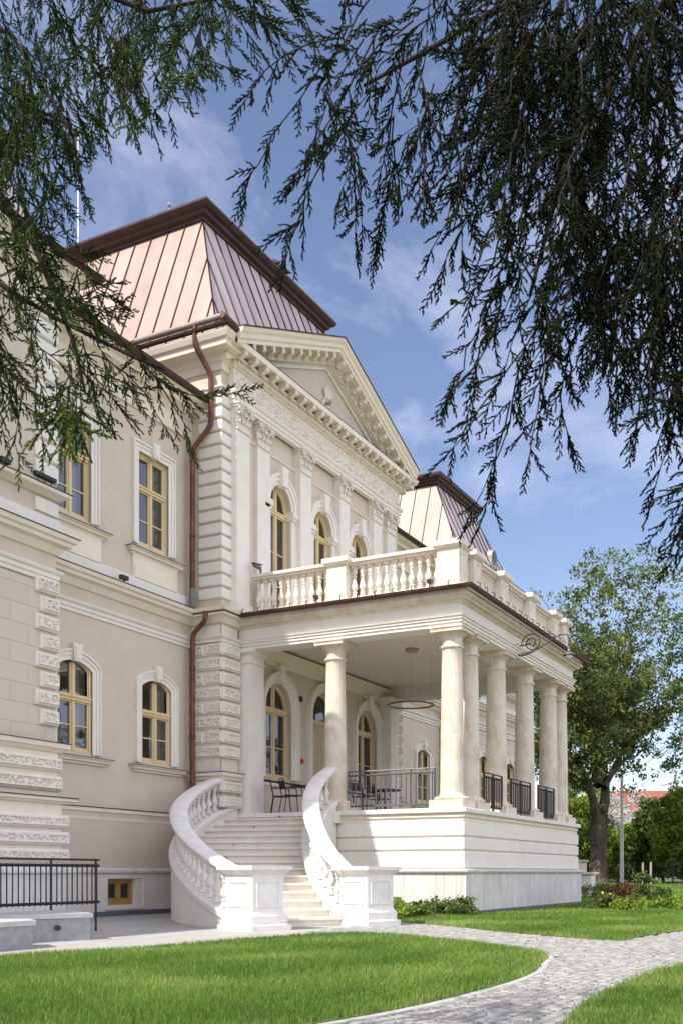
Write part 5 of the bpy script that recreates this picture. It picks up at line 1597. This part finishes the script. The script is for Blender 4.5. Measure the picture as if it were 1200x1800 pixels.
# ------------------------------------------------------------------ leaves, trees and shrubs
def leafcloud(name, centres, radii, n_each, size, mat, parent=None, flat=.8, seed=1, down=0.0):
    r = np.random.default_rng(seed)
    C = np.asarray(centres, float); R = np.asarray(radii, float); k = len(C); N = k*n_each
    d = r.normal(size=(N,3)); d /= np.linalg.norm(d, axis=1)[:,None]
    rad = r.random(N)**(1/2.2)
    P = np.repeat(C, n_each, 0) + d*rad[:,None]*np.repeat(R, n_each)[:,None]*np.array([1,1,flat])
    a = r.normal(size=(N,3)); a /= np.linalg.norm(a, axis=1)[:,None]
    up = np.tile(np.array([0,0,1.]), (N,1)) + r.normal(size=(N,3))*.7
    b = np.cross(a, up); b /= np.linalg.norm(b, axis=1)[:,None]+1e-9
    s = size*r.uniform(.6,1.3,N)[:,None]
    V = np.stack([P-a*s, P-b*s*.55, P+a*s, P+b*s*.55], 1).reshape(-1,3)
    F = np.arange(4*N).reshape(-1,4)
    base = np.repeat(r.random(k), n_each)
    tint = np.clip(.55*base+.45*r.random(N), 0, 1)
    me = npmesh(name, V, F, mat, attr=tint)
    o = bpy.data.objects.new(name, me); COL.objects.link(o)
    if parent is not None: o.parent = parent
    return o

def branch_tree(rnd, start, direction, length, radius, level, segs, tips, m, spread=.6, maxlev=4):
    """recursive limbs as tapered wandering tubes; tips collects leaf anchor points"""
    p = Vector(start); d = Vector(direction).normalized(); pts = [p.copy()]; rr = [radius]
    n = 6
    for i in range(n):
        d = (d + Vector((rnd.gauss(0,.13), rnd.gauss(0,.13), rnd.gauss(.03,.08)))).normalized()
        p = p + d*length/n; pts.append(p.copy()); rr.append(radius*(1-.55*(i+1)/n))
        if level >= 2 and i >= 2: tips.append((p.copy(), level))
    m.tube(pts, rr, 8 if level < 2 else 5, cap=False)
    if level >= maxlev: return
    k = 3 if level == 0 else rnd.choice((3,4))
    for j in range(k):
        i = rnd.randint(2, n) if j else n
        q = pts[i]; a = rnd.uniform(0, 2*math.pi)
        side = Vector((math.cos(a), math.sin(a), rnd.uniform(-.1,.5)))
        nd = (d*(1-spread*.6) + side*spread).normalized()
        branch_tree(rnd, q, nd, length*rnd.uniform(.6,.82), rr[i]*rnd.uniform(.55,.75), level+1, segs, tips, m, spread, maxlev)

# the big tree right of the portico
BT = empty('big_tree', (0,0,0)); tag(BT, 'tall spreading deciduous tree with a gnarled dark forked trunk right of the portico', 'tree')
rnd = random.Random(11)
m = M(); tips = []
H_ = 0
m.tube([(-.1,0,-.1),(-.08,.02,.5),(-.1,.0,1.5),(-.25,0,2.6),(-.1,0,3.3),(.1,0,3.9)], [.74,.52,.46,.50,.50,.50], 14)
limbs = [((-.2,0,3.3),(-.50,.1,1),4.8,.30),((.15,0,3.5),(.34,-.1,1),4.6,.38),((.1,.1,5.6),(.75,.2,.9),4.2,.26),((-.9,0,5.8),(-.7,-.3,.8),3.8,.22),((.3,0,6.2),(.15,.2,1),4.6,.28),((.6,-.1,5.5),(.9,-.3,.55),4.4,.22),((-.5,.2,5.0),(-.9,.3,.5),3.6,.18)]
for s_, d_, L_, r_ in limbs:
    branch_tree(rnd, s_, d_, L_, r_, 1, 0, tips, m, .62, 4)
for q in range(9):   # burls
    a = rnd.uniform(0,6.28); z = rnd.uniform(2.2,4.2); m.lathe([(0,-.16),(.12,-.1),(.17,0),(.11,.1),(0,.15)], (.5*math.cos(a)-.1,.5*math.sin(a)), 8, False, z)
tr = m.build('trunk', BARK, smooth=True, fix=False, angle=60); tr.parent = BT
tp = np.array([tuple(p) for p, l in tips if p.z > 3.6]); 
r_ = np.random.default_rng(3)
ex = []
for p in tp:
    ex.append(p + r_.normal(0,.22,3))
# the crown's outer envelope as the photo shows it: wide, ragged, reaching 19 m
for i in range(560):
    a = r_.uniform(0,2*math.pi); zc = r_.uniform(5.6,18.8)
    u = (zc-5)/14; R_ = 7.4*math.sin(math.pi*min(1,(.20+.72*u)))**.55*(1-.35*u)
    rr_ = R_*r_.uniform(.45,1.0); ex.append(np.array([rr_*math.cos(a)+1.1, rr_*math.sin(a)-1.3, zc]))
for i in range(170):
    q = r_.uniform(2.0, 7.5); ex.append(np.array([.469*q+r_.normal(0,1.1), -.883*q+r_.normal(0,1.1), r_.uniform(6.5,16.8-q*.5)]))
ex = np.array(ex); print('big tree anchors', len(ex))
keep = r_.random(len(ex)) < min(1, 1450/len(ex)); ex = ex[keep]
fine = M()
for p in ex[::4]:
    c = np.array([.3*p[0], .3*p[1], max(4.5, p[2]-2.2)]); q = (p+c)/2+r_.normal(0,.3,3)
    fine.tube([tuple(c*.35+p*.65), tuple(q*.3+p*.7), tuple(p)], [.02,.014,.006], 4, cap=False)
o = fine.build('twigs', BARK, fix=False); o.parent = BT; o['kind'] = 'stuff'
cr_ = leafcloud('crown', ex, r_.uniform(.3,.85,len(ex)), 42, .115, LEAF, BT, seed=5)
bt = W(1052, 1553, 60.0); BT.location = (bt.x, bt.y, .38)

def copy_tree(src, loc, rz, s, label, cat='tree', group=None):
    r = src.copy(); COL.objects.link(r); r.location = loc; r.rotation_euler = (0,0,rz); r.scale = (s,s,s)
    tag(r, label, cat, group)
    for c in src.children:
        k = c.copy(); COL.objects.link(k); k.parent = r
    return r

# second kind: rounded shrub and small tree
def shrub(name, px, py, t, w, h, mat, label, seed, cat='shrub', size=.09, n=55, trunk=True, group=None, conical=False):
    r = np.random.default_rng(seed); root = empty(name, (0,0,0)); tag(root, label, cat, group)
    k = int(30+26*w*h/4); k = min(k, 190)
    C = []
    for i in range(k):
        u = r.random(); z = h*(.08+.9*u)
        R_ = (w/2)*((1-u*.93) if conical else math.sin(math.pi*(.12+.80*u))**.6)*r.uniform(.35,1.0)
        a = r.uniform(0,6.28); C.append((R_*math.cos(a), R_*math.sin(a), z))
    leafcloud('foliage', C, r.uniform(.10,.22,k)*max(w,h)**.6, n, size, mat, root, seed=seed)
    m = M(); rr = random.Random(seed)
    for i in range(5):
        a = rr.uniform(0,6.28); m.tube([(0,0,-.05),(.1*w*math.cos(a),.1*w*math.sin(a),h*.35),(.28*w*math.cos(a),.28*w*math.sin(a),h*.75)], [.03*h**.7,.02*h**.7,.006], 5, cap=False)
    o = m.build('stem', BARK, fix=False); o.parent = root
    p = W(px, py, t); root.location = (p.x, p.y, float(hz(depth(p.x,p.y))))
    return root
G_ = 'shrubs and small trees behind the garden fence'
SH = [
 ('garden_shrub',1010,70,5,5.5,LEAFB,'bright green shrub showing between the plinth and the big trunk',1),
 ('garden_shrub',1085,76,4.5,3.6,LEAFB,'low light green shrub just right of the big trunk',2),
 ('garden_shrub',1122,74,4.4,4.0,LEAFB,'yellow green rounded shrub right of the concrete pole',3),
 ('small_tree',1165,72,5.0,5.9,LEAFD,'dense mid green tree in front of the red roof at the right',4),
 ('small_tree',1210,66,4.8,5.9,LEAFB,'dark green tree cut by the right picture edge',5),
 ('garden_shrub',1040,84,5,4.4,LEAFD,'dark shrub behind the big trunk',6),
 ('garden_shrub',975,80,6,5.5,LEAFD,'dark green shrub hidden mostly by the portico plinth',7),
 ('small_tree',1022,95,6,9.5,LEAFB,'slim light green tree left of the big trunk',8),
]
for nm, px, t, w, h, mt, lb, sd_ in SH:
    shrub(nm, px, 1560, t, w, h, mt, lb, sd_, 'tree' if nm == 'small_tree' else 'shrub', size=.13, n=70, group=G_)
bl_ = shrub('blossoming_tree', 1100, 1560, 92, 9, 7.6, BLOSSOM, 'pale grey white blossoming tree behind the concrete pole', 21, 'tree', size=.13, n=34)
m = M()
# park trees across the lawn: what the window panes mirror
copy_tree(BT, (72,-8,.38), 1.3, .68, 'big green park tree across the lawn, mirrored in the arched windows')
copy_tree(BT, (92,-24,.38), 4.0, .75, 'taller green park tree farther across the lawn')
copy_tree(BT, (60,-22,.38), 2.4, .6, 'smaller green park tree on the lawn to the right')

# beds in front of the portico
def tuft(x, y, w, h, mat, label, seed, n=420, name='bedding_plant', leaf=.05, cat='plant', stems=True):
    r = np.random.default_rng(seed); root = empty(name, (x,y,0)); tag(root, label, cat)
    C = [(r.normal(0,w/3.2), r.normal(0,w/4.5), h*r.uniform(.15,.95)*(1-.0)) for i in range(26)]
    leafcloud('foliage', C, np.full(26, .13*w+.03), n//26, leaf, mat, root, seed=seed)
    m = M(); rr = random.Random(seed)
    for i in range(14):
        a = rr.uniform(0,6.28); q = rr.uniform(.1,.5)*w; m.tube([(q*.3*math.cos(a),q*.3*math.sin(a),0),(q*math.cos(a),q*math.sin(a)*.6,h*rr.uniform(.6,1.15))], [.005,.003], 4, cap=False)
    o = m.build('stem', TWIGBARK, fix=False); o.parent = root; return root
tuft(20.6, 9.75, 1.3, .38, LEAFB, 'grassy green bush right beside the right newel post', 31, 1500, 'border_bush', .05, 'bush')
tuft(21.4, 9.5, 1.0, .30, LEAFD, 'low tangled green bush in the middle of the bed by the plinth', 32, 1200, 'border_bush', .05, 'bush')
tuft(22.4, 9.0, 1.1, .42, LEAFD, 'round dark leaved bush at the plinth corner, tallest of the bed', 33, 1500, 'border_bush', .045, 'bush')
for px, py, w, h, mt, lb in ((1085,1598,1.0,.7,RUSTLEAF,'reddish brown leaved shrub on the lawn right of the far pier'),
                             (1064,1600,.5,.45,LEAFD,'small plant with one yellow flower beside the reddish shrub'),
                             (1130,1598,.8,1.0,LEAFD,'tall grey green feathery plant on the lawn'),
                             (1158,1596,.6,.6,LEAFD,'small thin green plant near the right edge of the lawn'),
                             (1100,1602,.9,.3,LEAFB,'low light green plant in the flower bed'),
                             (1175,1600,1.0,.35,LEAFB,'low dry green plant at the right end of the flower bed'),
                             (1048,1578,1.5,.5,LEAFD,'dark clump of leaves in the shade at the foot of the pier')):
    x, y = G0(px, py); tuft(x, y, w*1.1, h, mt, lb, px, 900, leaf=.05)
fx, fy = G0(1064,1600); m = M()
for i in range(4): m.lathe([(0,0),(.03,.02),(.035,.045),(0,.06)], (fx+random.gauss(0,.08),fy+random.gauss(0,.08)), 7, False, random.uniform(.25,.45))
o = m.build('yellow_flower', surf('yellow_petals', (.75,.55,.02), (.8,.62,.04), 9, .7), fix=False); tag(o, 'cluster of yellow tulip heads beside the reddish shrub', 'flower')

# fence, pole, stakes
FZ = .38
def fence():
    a, b = W(1050, 1560, 63), W(1330, 1572, 56); a.z = b.z = 0
    d = (b-a); L = d.length; d.normalize(); root = empty('mesh_fence', ((a+b)/2)); root.location.z = FZ
    tag(root, 'thin dark wire mesh fence along the far edge of the lawn', 'fence'); bpy.context.view_layer.update()
    n = int(L/2.4)
    for i in range(n+1):
        p = a+d*(L*i/n); m = M(); m.bar(p+Vector((0,0,FZ-.1)), p+Vector((0,0,FZ+1.25)), .06); childof(m.build('post', DARKMETAL), root)
    m = M()
    for z in (.08,.35,.65,.95,1.2): m.bar(a+Vector((0,0,FZ+z)), b+Vector((0,0,FZ+z)), .014)
    k = int(L/.14)
    for i in range(k): p = a+d*(L*i/k); m.bar(p+Vector((0,0,FZ+.08)), p+Vector((0,0,FZ+1.2)), .010)
    o = childof(m.build('wire_mesh', DARKMETAL, fix=False), root)
fence()
pp = W(1092, 1551, 61); m = M(); m.frus(-.105,.105,-.095,.095,0,-.07,.07,-.06,.06,6.3)
m.xf(Matrix.Translation((pp.x,pp.y,.36))); o = m.build('concrete_pole', POLE); tag(o, 'tall pale concrete utility pole right of the big trunk', 'pole')
for px, lb in ((1129,'left one of two pale wooden stakes by the wire fence'),(1143,'right one of two pale wooden stakes by the wire fence')):
    q = W(px, 1560, 58); m = M(); m.frus(-.05,.05,-.05,.05,-.1,-.045,.045,-.045,.045,1.2); m.xf(Matrix.Translation((q.x,q.y,FZ))); o = m.build('wooden_stake', surf('stake_wood', (.35,.29,.2), (.45,.38,.27), 5, .8)); tag(o, lb, 'stake', 'wooden stakes by the fence')

# houses beyond
def house(px, t, w, d, h, rh, roofmat, label, rz=.5, z=.4):
    p = W(px, 1550, t); root = empty('house', (p.x, p.y, z), rz); tag(root, label, 'house', 'houses beyond the garden')
    def b(m, n, mt, par=None): o = m.build(n, mt); o.parent = par or root; return o
    m = M(); m.box(-w/2,w/2,-d/2,d/2,-.5,h); b(m, 'wall', HOUSEW)
    m = M(); e = .4; m.frus(-w/2-e,w/2+e,-d/2-e,d/2+e,h,-w/2+d*.4,w/2-d*.4,-.1,.1,h+rh); r = b(m, 'roof', roofmat)
    m = M(); m.box(w*.2,w*.2+.6,-.3,.3,h+rh*.4,h+rh+.5); b(m, 'chimney', BRICKPK, r)
    for s in (-1, 1):
        for x in (-w*.3, 0, w*.3):
            m = M(); ring(m, [(x-.4,h*.35),(x+.4,h*.35),(x+.4,h*.8),(x-.4,h*.8)], [(x-.5,h*.33),(x+.5,h*.33),(x+.5,h*.84),(x-.5,h*.84)], s*(d/2+.03)-.03, s*(d/2+.03)+.03)
            f = b(m, 'window', TRIM); m = M(); m.box(x-.4,x+.4,s*(d/2+.01)-.01,s*(d/2+.01)+.01,h*.35,h*.8); b(m, 'pane', GLASSDK, f)
    m = M(); m.box(-w/2-.03,-w/2+.02,-.5,.5,0,2.1); b(m, 'door', COPDARK)
    return root
house(1140, 118, 15, 9, 5.2, 4.6, ROOFRED, 'house with a large red tiled roof behind the pole', TH-math.pi/2+.12)
house(1275, 112, 15, 9, 5.2, 5.0, ROOFRED, 'house with a red roof cut by the right picture edge', TH-math.pi/2-.1)
house(1108, 98, 13, 8, 3.0, 3.3, ROOFGREY, 'low house with a weathered grey roof behind the blossoming tree', TH-math.pi/2+.05)
house(1040, 112, 12, 8, 4.5, 3.6, ROOFGREY, 'grey roofed house mostly hidden behind the big trunk', TH-math.pi/2-.1)
# far tree line
rz_ = np.random.default_rng(77); C = []
for i in range(420):
    a = rz_.uniform(-.75,.62); t = rz_.uniform(150,230); C.append((t*(FX+a*RX), t*(FY+a*RY), rz_.uniform(.5,9)*(1 if rz_.random()<.8 else 1.3)))
o = leafcloud('distant_woods', C, rz_.uniform(2.0,4.2,len(C)), 90, .5, LEAFD, seed=9); tag(o, 'far belt of woods closing the horizon', 'woods', kind='stuff')
# ------------------------------------------------------------------ conifers that frame the view
def spray_proto(seed, nside=9, nsub=3):
    r = np.random.default_rng(seed); S = []   # (p0, p1, r0, r1)
    pts = [np.zeros(3)]; d = np.array([1.,0,0])
    for i in range(5):
        d = d + r.normal(0,.07,3); d /= np.linalg.norm(d); pts.append(pts[-1]+d*.2)
    pts = np.array(pts)
    for i in range(5): S.append((pts[i], pts[i+1], .020-.003*i, .017-.003*i))
    for k in range(nside):
        u = (k+.6)/(nside+.3)*.98; i = min(4, int(u*5)); f = u*5-i; b = pts[i]*(1-f)+pts[i+1]*f
        t = pts[i+1]-pts[i]; t /= np.linalg.norm(t)
        sg = 1 if k % 2 else -1; az = r.uniform(-.8,.8)
        side = np.array([0, sg*math.cos(az), math.sin(az)])
        a = r.uniform(.45,.75); dd = t*math.cos(a)+side*math.sin(a)
        L = (.22*(1-u)**.7+.10)*r.uniform(.7,1.25)
        c1 = b+dd*L*.5; dd2 = dd*.85+t*.4; dd2 /= np.linalg.norm(dd2); c2 = c1+dd2*L*.5
        S.append((b, c1, .013, .019)); S.append((c1, c2, .019, .006))
        for q in range(nsub):
            v = (q+.7)/(nsub+.3); bb = b*(1-v)+c2*v; s2 = np.cross(dd, r.normal(size=3)); s2 /= np.linalg.norm(s2)+1e-9
            e = dd2*.8+s2*.6; e /= np.linalg.norm(e)
            S.append((bb, bb+e*r.uniform(.035,.07), .018, .008))
    return [np.array([s[i] for s in S]) for i in range(4)]
PROTO = [spray_proto(40+i, 9+i % 3, 2) for i in range(6)]

def frame_from(t):
    """rotation matrices whose x axis follows t, random roll; t (n,3)"""
    n = len(t); a = RNG.normal(size=(n,3)); y = np.cross(t, a); y /= np.linalg.norm(y, axis=1)[:,None]; z = np.cross(t, y)
    return np.stack([t, y, z], 2)

def prisms(P0, P1, R0, R1, sides=3):
    d = P1-P0; L = np.linalg.norm(d, axis=1)[:,None]+1e-9; d = d/L
    a = np.where(np.abs(d[:,2:3]) < .9, np.array([[0,0,1.]]), np.array([[1.,0,0]])); u = np.cross(d, a); u /= np.linalg.norm(u, axis=1)[:,None]; v = np.cross(d, u)
    ring_ = []
    for P, R in ((P0,R0),(P1,R1)):
        for k in range(sides):
            q = 2*math.pi*k/sides; ring_.append(P+(u*math.cos(q)+v*math.sin(q))*R[:,None])
    V = np.stack(ring_, 1).reshape(-1,3); n = len(P0)
    f = np.array([(k,(k+1)%sides,sides+(k+1)%sides,sides+k) for k in range(sides)])
    F = (f[None]+2*sides*np.arange(n)[:,None,None]).reshape(-1,4)
    return V, F

def conifer(name, label, strands, trunk_pts, limbs, mat, thick=1.0, sp_len=(.12,.24), gapn=.062, far_scale=True):
    """strands: (A, B, sag) drooping branchlets that carry sprays on all sides"""
    root = empty(name, trunk_pts[0]); tag(root, label, 'tree'); bpy.context.view_layer.update()
    m = M(); m.tube(trunk_pts, [.24,.20,.15,.10][:len(trunk_pts)], 12, cap=False)
    childof(m.build('trunk', BARK, fix=False, smooth=True), root)
    m = M()
    for pts, r0 in limbs: m.tube(pts, [r0*(1-.75*i/(len(pts)-1)) for i in range(len(pts))], 7, cap=False)
    childof(m.build('limb', TWIGBARK, fix=False, smooth=True), root)
    stem0, stem1, sr0, sr1 = [], [], [], []
    O, Tn, Ls, Sd = [], [], [], []
    for A, B, dn in strands:
        A, B = np.array(A), np.array(B); L = np.linalg.norm(B-A); n = max(4, int(L/.07))
        side = RNG.normal(0, .06, 3)*L
        pts = []
        for i in range(n+1):
            u = i/n; p = A*(1-u)+B*u + side*math.sin(math.pi*u) + np.array([0,0,dn*L*math.sin(math.pi*u)]) + RNG.normal(0,.006,3); pts.append(p)
        for i in range(n):
            u = i/n; stem0.append(pts[i]); stem1.append(pts[i+1]); sr0.append((.0036-.0018*u)*thick); sr1.append((.0036-.0018*(u+1/n))*thick)
        k = int(L/gapn)
        for j in range(k):
            u = (j+RNG.random())/k; i = min(n-1, int(u*n)); t = pts[i+1]-pts[i]; t /= np.linalg.norm(t)
            a = RNG.normal(size=3); s = np.cross(t, a); s /= np.linalg.norm(s)
            an = RNG.uniform(.35,.8); dd = t*math.cos(an)+s*math.sin(an)+np.array([0,0,-.12]); dd /= np.linalg.norm(dd)
            O.append(pts[i]*(1-(u*n-i))+pts[i+1]*(u*n-i)); Tn.append(dd); Ls.append(RNG.uniform(*sp_len)*(1-.45*u)*thick); Sd.append(j)
        t = pts[-1]-pts[-3]; t /= np.linalg.norm(t); O.append(pts[-1]); Tn.append(t); Ls.append(sp_len[0]*thick*1.0)
    O, Tn, Ls = np.array(O), np.array(Tn), np.array(Ls); R = frame_from(Tn); pid = RNG.integers(0, len(PROTO), len(O))
    VV, FF, TT = [], [], []; base = 0
    for k in range(len(PROTO)):
        sel = pid == k; 
        if not sel.any(): continue
        p0, p1, r0, r1 = PROTO[k]; Rk, Ok, Lk = R[sel], O[sel], Ls[sel]; n = len(Ok)
        q0 = (np.einsum('nij,sj->nsi', Rk, p0)*Lk[:,None,None]+Ok[:,None]).reshape(-1,3)
        q1 = (np.einsum('nij,sj->nsi', Rk, p1)*Lk[:,None,None]+Ok[:,None]).reshape(-1,3)
        w = np.repeat(np.full(n, .175*thick), len(r0))
        V, F = prisms(q0, q1, np.tile(r0, n)*w, np.tile(r1, n)*w)
        VV.append(V); FF.append(F+base); base += len(V); TT.append(np.repeat(np.repeat(RNG.random(n), len(r0))*.6+RNG.random(n*len(r0))*.4, 3))
    V = np.concatenate(VV); F = np.concatenate(FF); print(name, 'faces', len(F))
    me = npmesh('foliage', V, F, mat, attr=np.concatenate(TT)); o = bpy.data.objects.new('foliage', me); COL.objects.link(o); childof(o, root)
    V, F = prisms(np.array(stem0), np.array(stem1), np.array(sr0), np.array(sr1), 4)
    me = npmesh('branchlet', V, F, TWIGBARK); o = bpy.data.objects.new('branchlet', me); COL.objects.link(o); childof(o, root)
    return root

def inpoly(x, y, P):
    return inside(np.array([x]), np.array([y]), P)[0]
rs = random.Random(5)
def fill(poly, n, ang, spread, lmin, lmax, t0, t1, dn=-.02, keep_in=None):
    """strands starting inside a patch of the crown; ang = mean lean (photo x per y)"""
    P = np.array(poly); out = []; x0, y0 = P.min(0); x1, y1 = P.max(0); g = 0
    while len(out) < n and g < 60000:
        g += 1
        x, y = rs.uniform(x0,x1), rs.uniform(y0,y1)
        if not inpoly(x, y, poly): continue
        L = rs.uniform(lmin, lmax); a = (ang(x, y) if callable(ang) else ang)+rs.gauss(0, spread)
        ex_, ey_ = x+L*math.sin(a), y+L*math.cos(a)
        if not inpoly(ex_, ey_, keep_in or poly): continue
        t = rs.uniform(t0, t1); out.append((W(x, y, t), W(ex_, ey_, t+rs.uniform(-.25,.25)), dn))
    return out
def tipsl(lst, t0, t1, dn=-.03):
    return [(W(a, b, (t:=rs.uniform(t0,t1))), W(c, d, t+rs.uniform(-.15,.15)), dn) for a, b, c, d in lst]
# right-hand tree: a dark hanging mass with long tips
RP = [(620,-120),(1330,-120),(1330,860),(1240,760),(1200,560),(1120,520),(1050,470),(1000,430),(930,470),(880,440),(845,360),(800,300),(760,230),(690,190),(640,120)]
RPo = [(560,-140),(1340,-140),(1340,1000),(1180,900),(1140,700),(1090,690),(1000,690),(900,640),(835,560),(800,440),(760,330),(700,280),(620,230),(560,150)]
def ra(x, y): return -.38 + .55*max(0, (x-850)/350) - .1*max(0,(700-x)/200)
RS = fill(RP, 62, ra, .3, 110, 260, 3.1, 4.6, keep_in=RPo)
RS += fill([(860,-100),(1330,-100),(1330,420),(1180,440),(1000,330),(900,260),(860,100)], 175, ra, .3, 100, 240, 2.9, 4.4, keep_in=RPo)
RS += fill([(880,380),(1140,380),(1150,640),(1000,640),(900,520)], 22, ra, .3, 110, 240, 3.1, 4.4, keep_in=RPo)
RS += fill([(1120,300),(1330,300),(1330,900),(1215,900),(1180,700),(1120,500)], 26, -.1, .3, 100, 220, 3.2, 4.2, keep_in=[(1040,200),(1350,200),(1350,1010),(1160,980),(1130,800),(1050,600)])
TIPR = [(600,60,432,175),(640,40,432,345),(620,190,500,470),(560,200,505,440),(585,180,620,425),(560,150,640,400),(690,200,655,440),(720,230,668,410),(735,210,745,365),(700,120,700,330),(740,120,820,380),(800,180,815,445),
 (880,380,790,545),(900,420,785,700),(880,500,800,680),(950,560,795,790),(920,620,830,900),(900,700,850,905),(960,520,925,800),(985,560,945,730),(1000,600,1003,785),(1030,480,980,680),(1060,520,1070,700),(940,480,890,640),
 (1130,560,1110,760),(1100,540,1040,640),(1200,640,1150,870),(1220,760,1180,985),(1240,600,1130,745),(1230,820,1190,950),(860,330,775,480),(1180,420,1060,560),(1150,480,1210,700),
 (640,80,560,230),(660,60,520,290),(700,100,600,330),(760,140,690,330),(820,260,760,440),(990,420,900,560),(1010,440,960,590),(870,560,830,740),(1080,430,1010,590)]
RS += tipsl(TIPR, 3.2, 3.9)
tb = W(1750, 900, 3.6); 
def pt(px, py, t): return tuple(W(px, py, t))
TRR = [(4.3,-2.3,-.1),(4.35,-2.2,2.2),(4.3,-2.1,4.6),(4.3,-2.0,7.0)]
limbR = [([(4.3,-2.1,4.6), pt(1350,-160,3.6), pt(1150,20,3.7), pt(1000,260,3.7), pt(930,520,3.6)], .024),
         ([(4.3,-2.1,5.0), pt(1250,-240,3.8), pt(1000,-60,3.9), pt(800,60,3.8), pt(640,150,3.6)], .024),
         ([(4.3,-2.1,4.2), pt(1400,100,3.6), pt(1280,350,3.6), pt(1210,620,3.7)], .02),
         ([(4.3,-2.1,5.4), pt(1150,-260,4.2), pt(900,-160,4.2), pt(700,-90,4.0), pt(520,-20,4.0)], .02)]
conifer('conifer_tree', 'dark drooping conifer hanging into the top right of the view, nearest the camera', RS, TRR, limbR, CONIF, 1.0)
# left-hand tree: greener, finer, crown reaching down to the upper window
LP = [(-140,-140),(560,-140),(540,-20),(430,60),(340,90),(290,150),(230,190),(150,215),(110,300),(120,420),(190,560),(250,640),(230,690),(120,680),(40,640),(-140,640)]
LPo = [(-160,-160),(620,-160),(560,40),(420,130),(340,160),(290,230),(200,240),(118,300),(124,415),(190,520),(280,650),(270,740),(120,780),(30,800),(-160,800)]
def la(x, y): return .25*rs.choice((-1,1,1.6)) if y < 250 else rs.uniform(-.4,1.0)
LS = fill([(-140,-140),(560,-140),(520,-30),(400,40),(300,90),(220,150),(120,170),(-140,200)], 125, la, .3, 70, 190, 4.0, 5.8, keep_in=LPo)
LS += fill([(-140,150),(120,150),(112,260),(100,420),(140,480),(60,520),(-140,420)], 48, la, .3, 60, 160, 4.0, 5.6, keep_in=LPo)
LS += fill([(-140,380),(60,420),(140,470),(190,560),(240,640),(150,690),(60,660),(-20,640),(-140,620)], 48, la, .35, 60, 150, 3.9, 5.2, keep_in=LPo)
LS += fill([(30,0),(150,0),(118,300),(100,400),(-20,380),(-60,100)], 28, .1, .3, 70, 150, 4.0, 5.5, keep_in=LPo)
TIPL = [(250,100,228,232),(300,60,345,150),(330,40,410,120),(270,120,300,200),(200,120,230,225),(100,200,150,340),(130,260,152,345),(240,610,330,700),(250,640,420,690),(270,660,330,780),(200,640,290,745),(120,640,150,770),(100,660,170,740),(20,660,30,800),(60,660,75,790),(140,430,195,520),(150,470,205,560),(150,560,205,540),(-10,600,20,700),(-10,640,5,760),
        (60,430,150,450),(120,520,190,500),(150,620,230,690),(420,-20,520,60),(470,-40,560,100),(380,-20,450,80),(440,0,500,90)]
LS += tipsl(TIPL, 4.0, 4.6)
TRL = [(-.2,4.9,-.1),(-.1,5.0,2.4),(0,5.0,5.0),(.1,5.1,7.6)]
limbL = [([(0,5.0,4.4), pt(-250,120,4.6), pt(-60,250,4.6), pt(60,430,4.5), pt(130,600,4.4), pt(150,690,4.4)], .024),
         ([(0,5.0,5.0), pt(-200,-150,4.9), pt(60,-60,4.9), pt(260,20,4.8), pt(420,-10,4.8)], .024),
         ([(0,5.0,4.0), pt(-260,350,4.5), pt(-80,450,4.5), pt(100,560,4.4), pt(240,630,4.3), pt(290,650,4.3)], .017),
         ([(0,5.0,4.8), pt(-160,-20,5.2), pt(20,60,5.2), pt(130,240,5.0), pt(140,320,5.0)], .017)]
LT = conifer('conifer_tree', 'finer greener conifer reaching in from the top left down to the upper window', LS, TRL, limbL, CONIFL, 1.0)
# sunlit young growth at the upper left window
YS = tipsl([(120,690,110,800),(110,730,60,770),(120,740,170,760),(115,760,145,790),(105,690,90,760),(130,700,150,750)], 4.2, 4.4)
YS += tipsl([(112,700,128,800),(122,720,100,790),(100,720,140,770)], 4.2, 4.4)
YT = conifer('young_growth', 'young growth', YS, TRL[:2], [([pt(118,690,4.3), pt(116,740,4.3)], .004)], LEAFB, 1.0, sp_len=(.07,.12), gapn=.03)
bpy.context.view_layer.update()
for ch in list(YT.children):
    if ch.name.startswith('trunk') or ch.name.startswith('limb'):
        bpy.data.objects.remove(ch)
    else:
        ch.parent = LT; ch.matrix_parent_inverse = LT.matrix_world.inverted(); ch['label'] = 'sunlit yellow green young shoots'
bpy.data.objects.remove(YT)
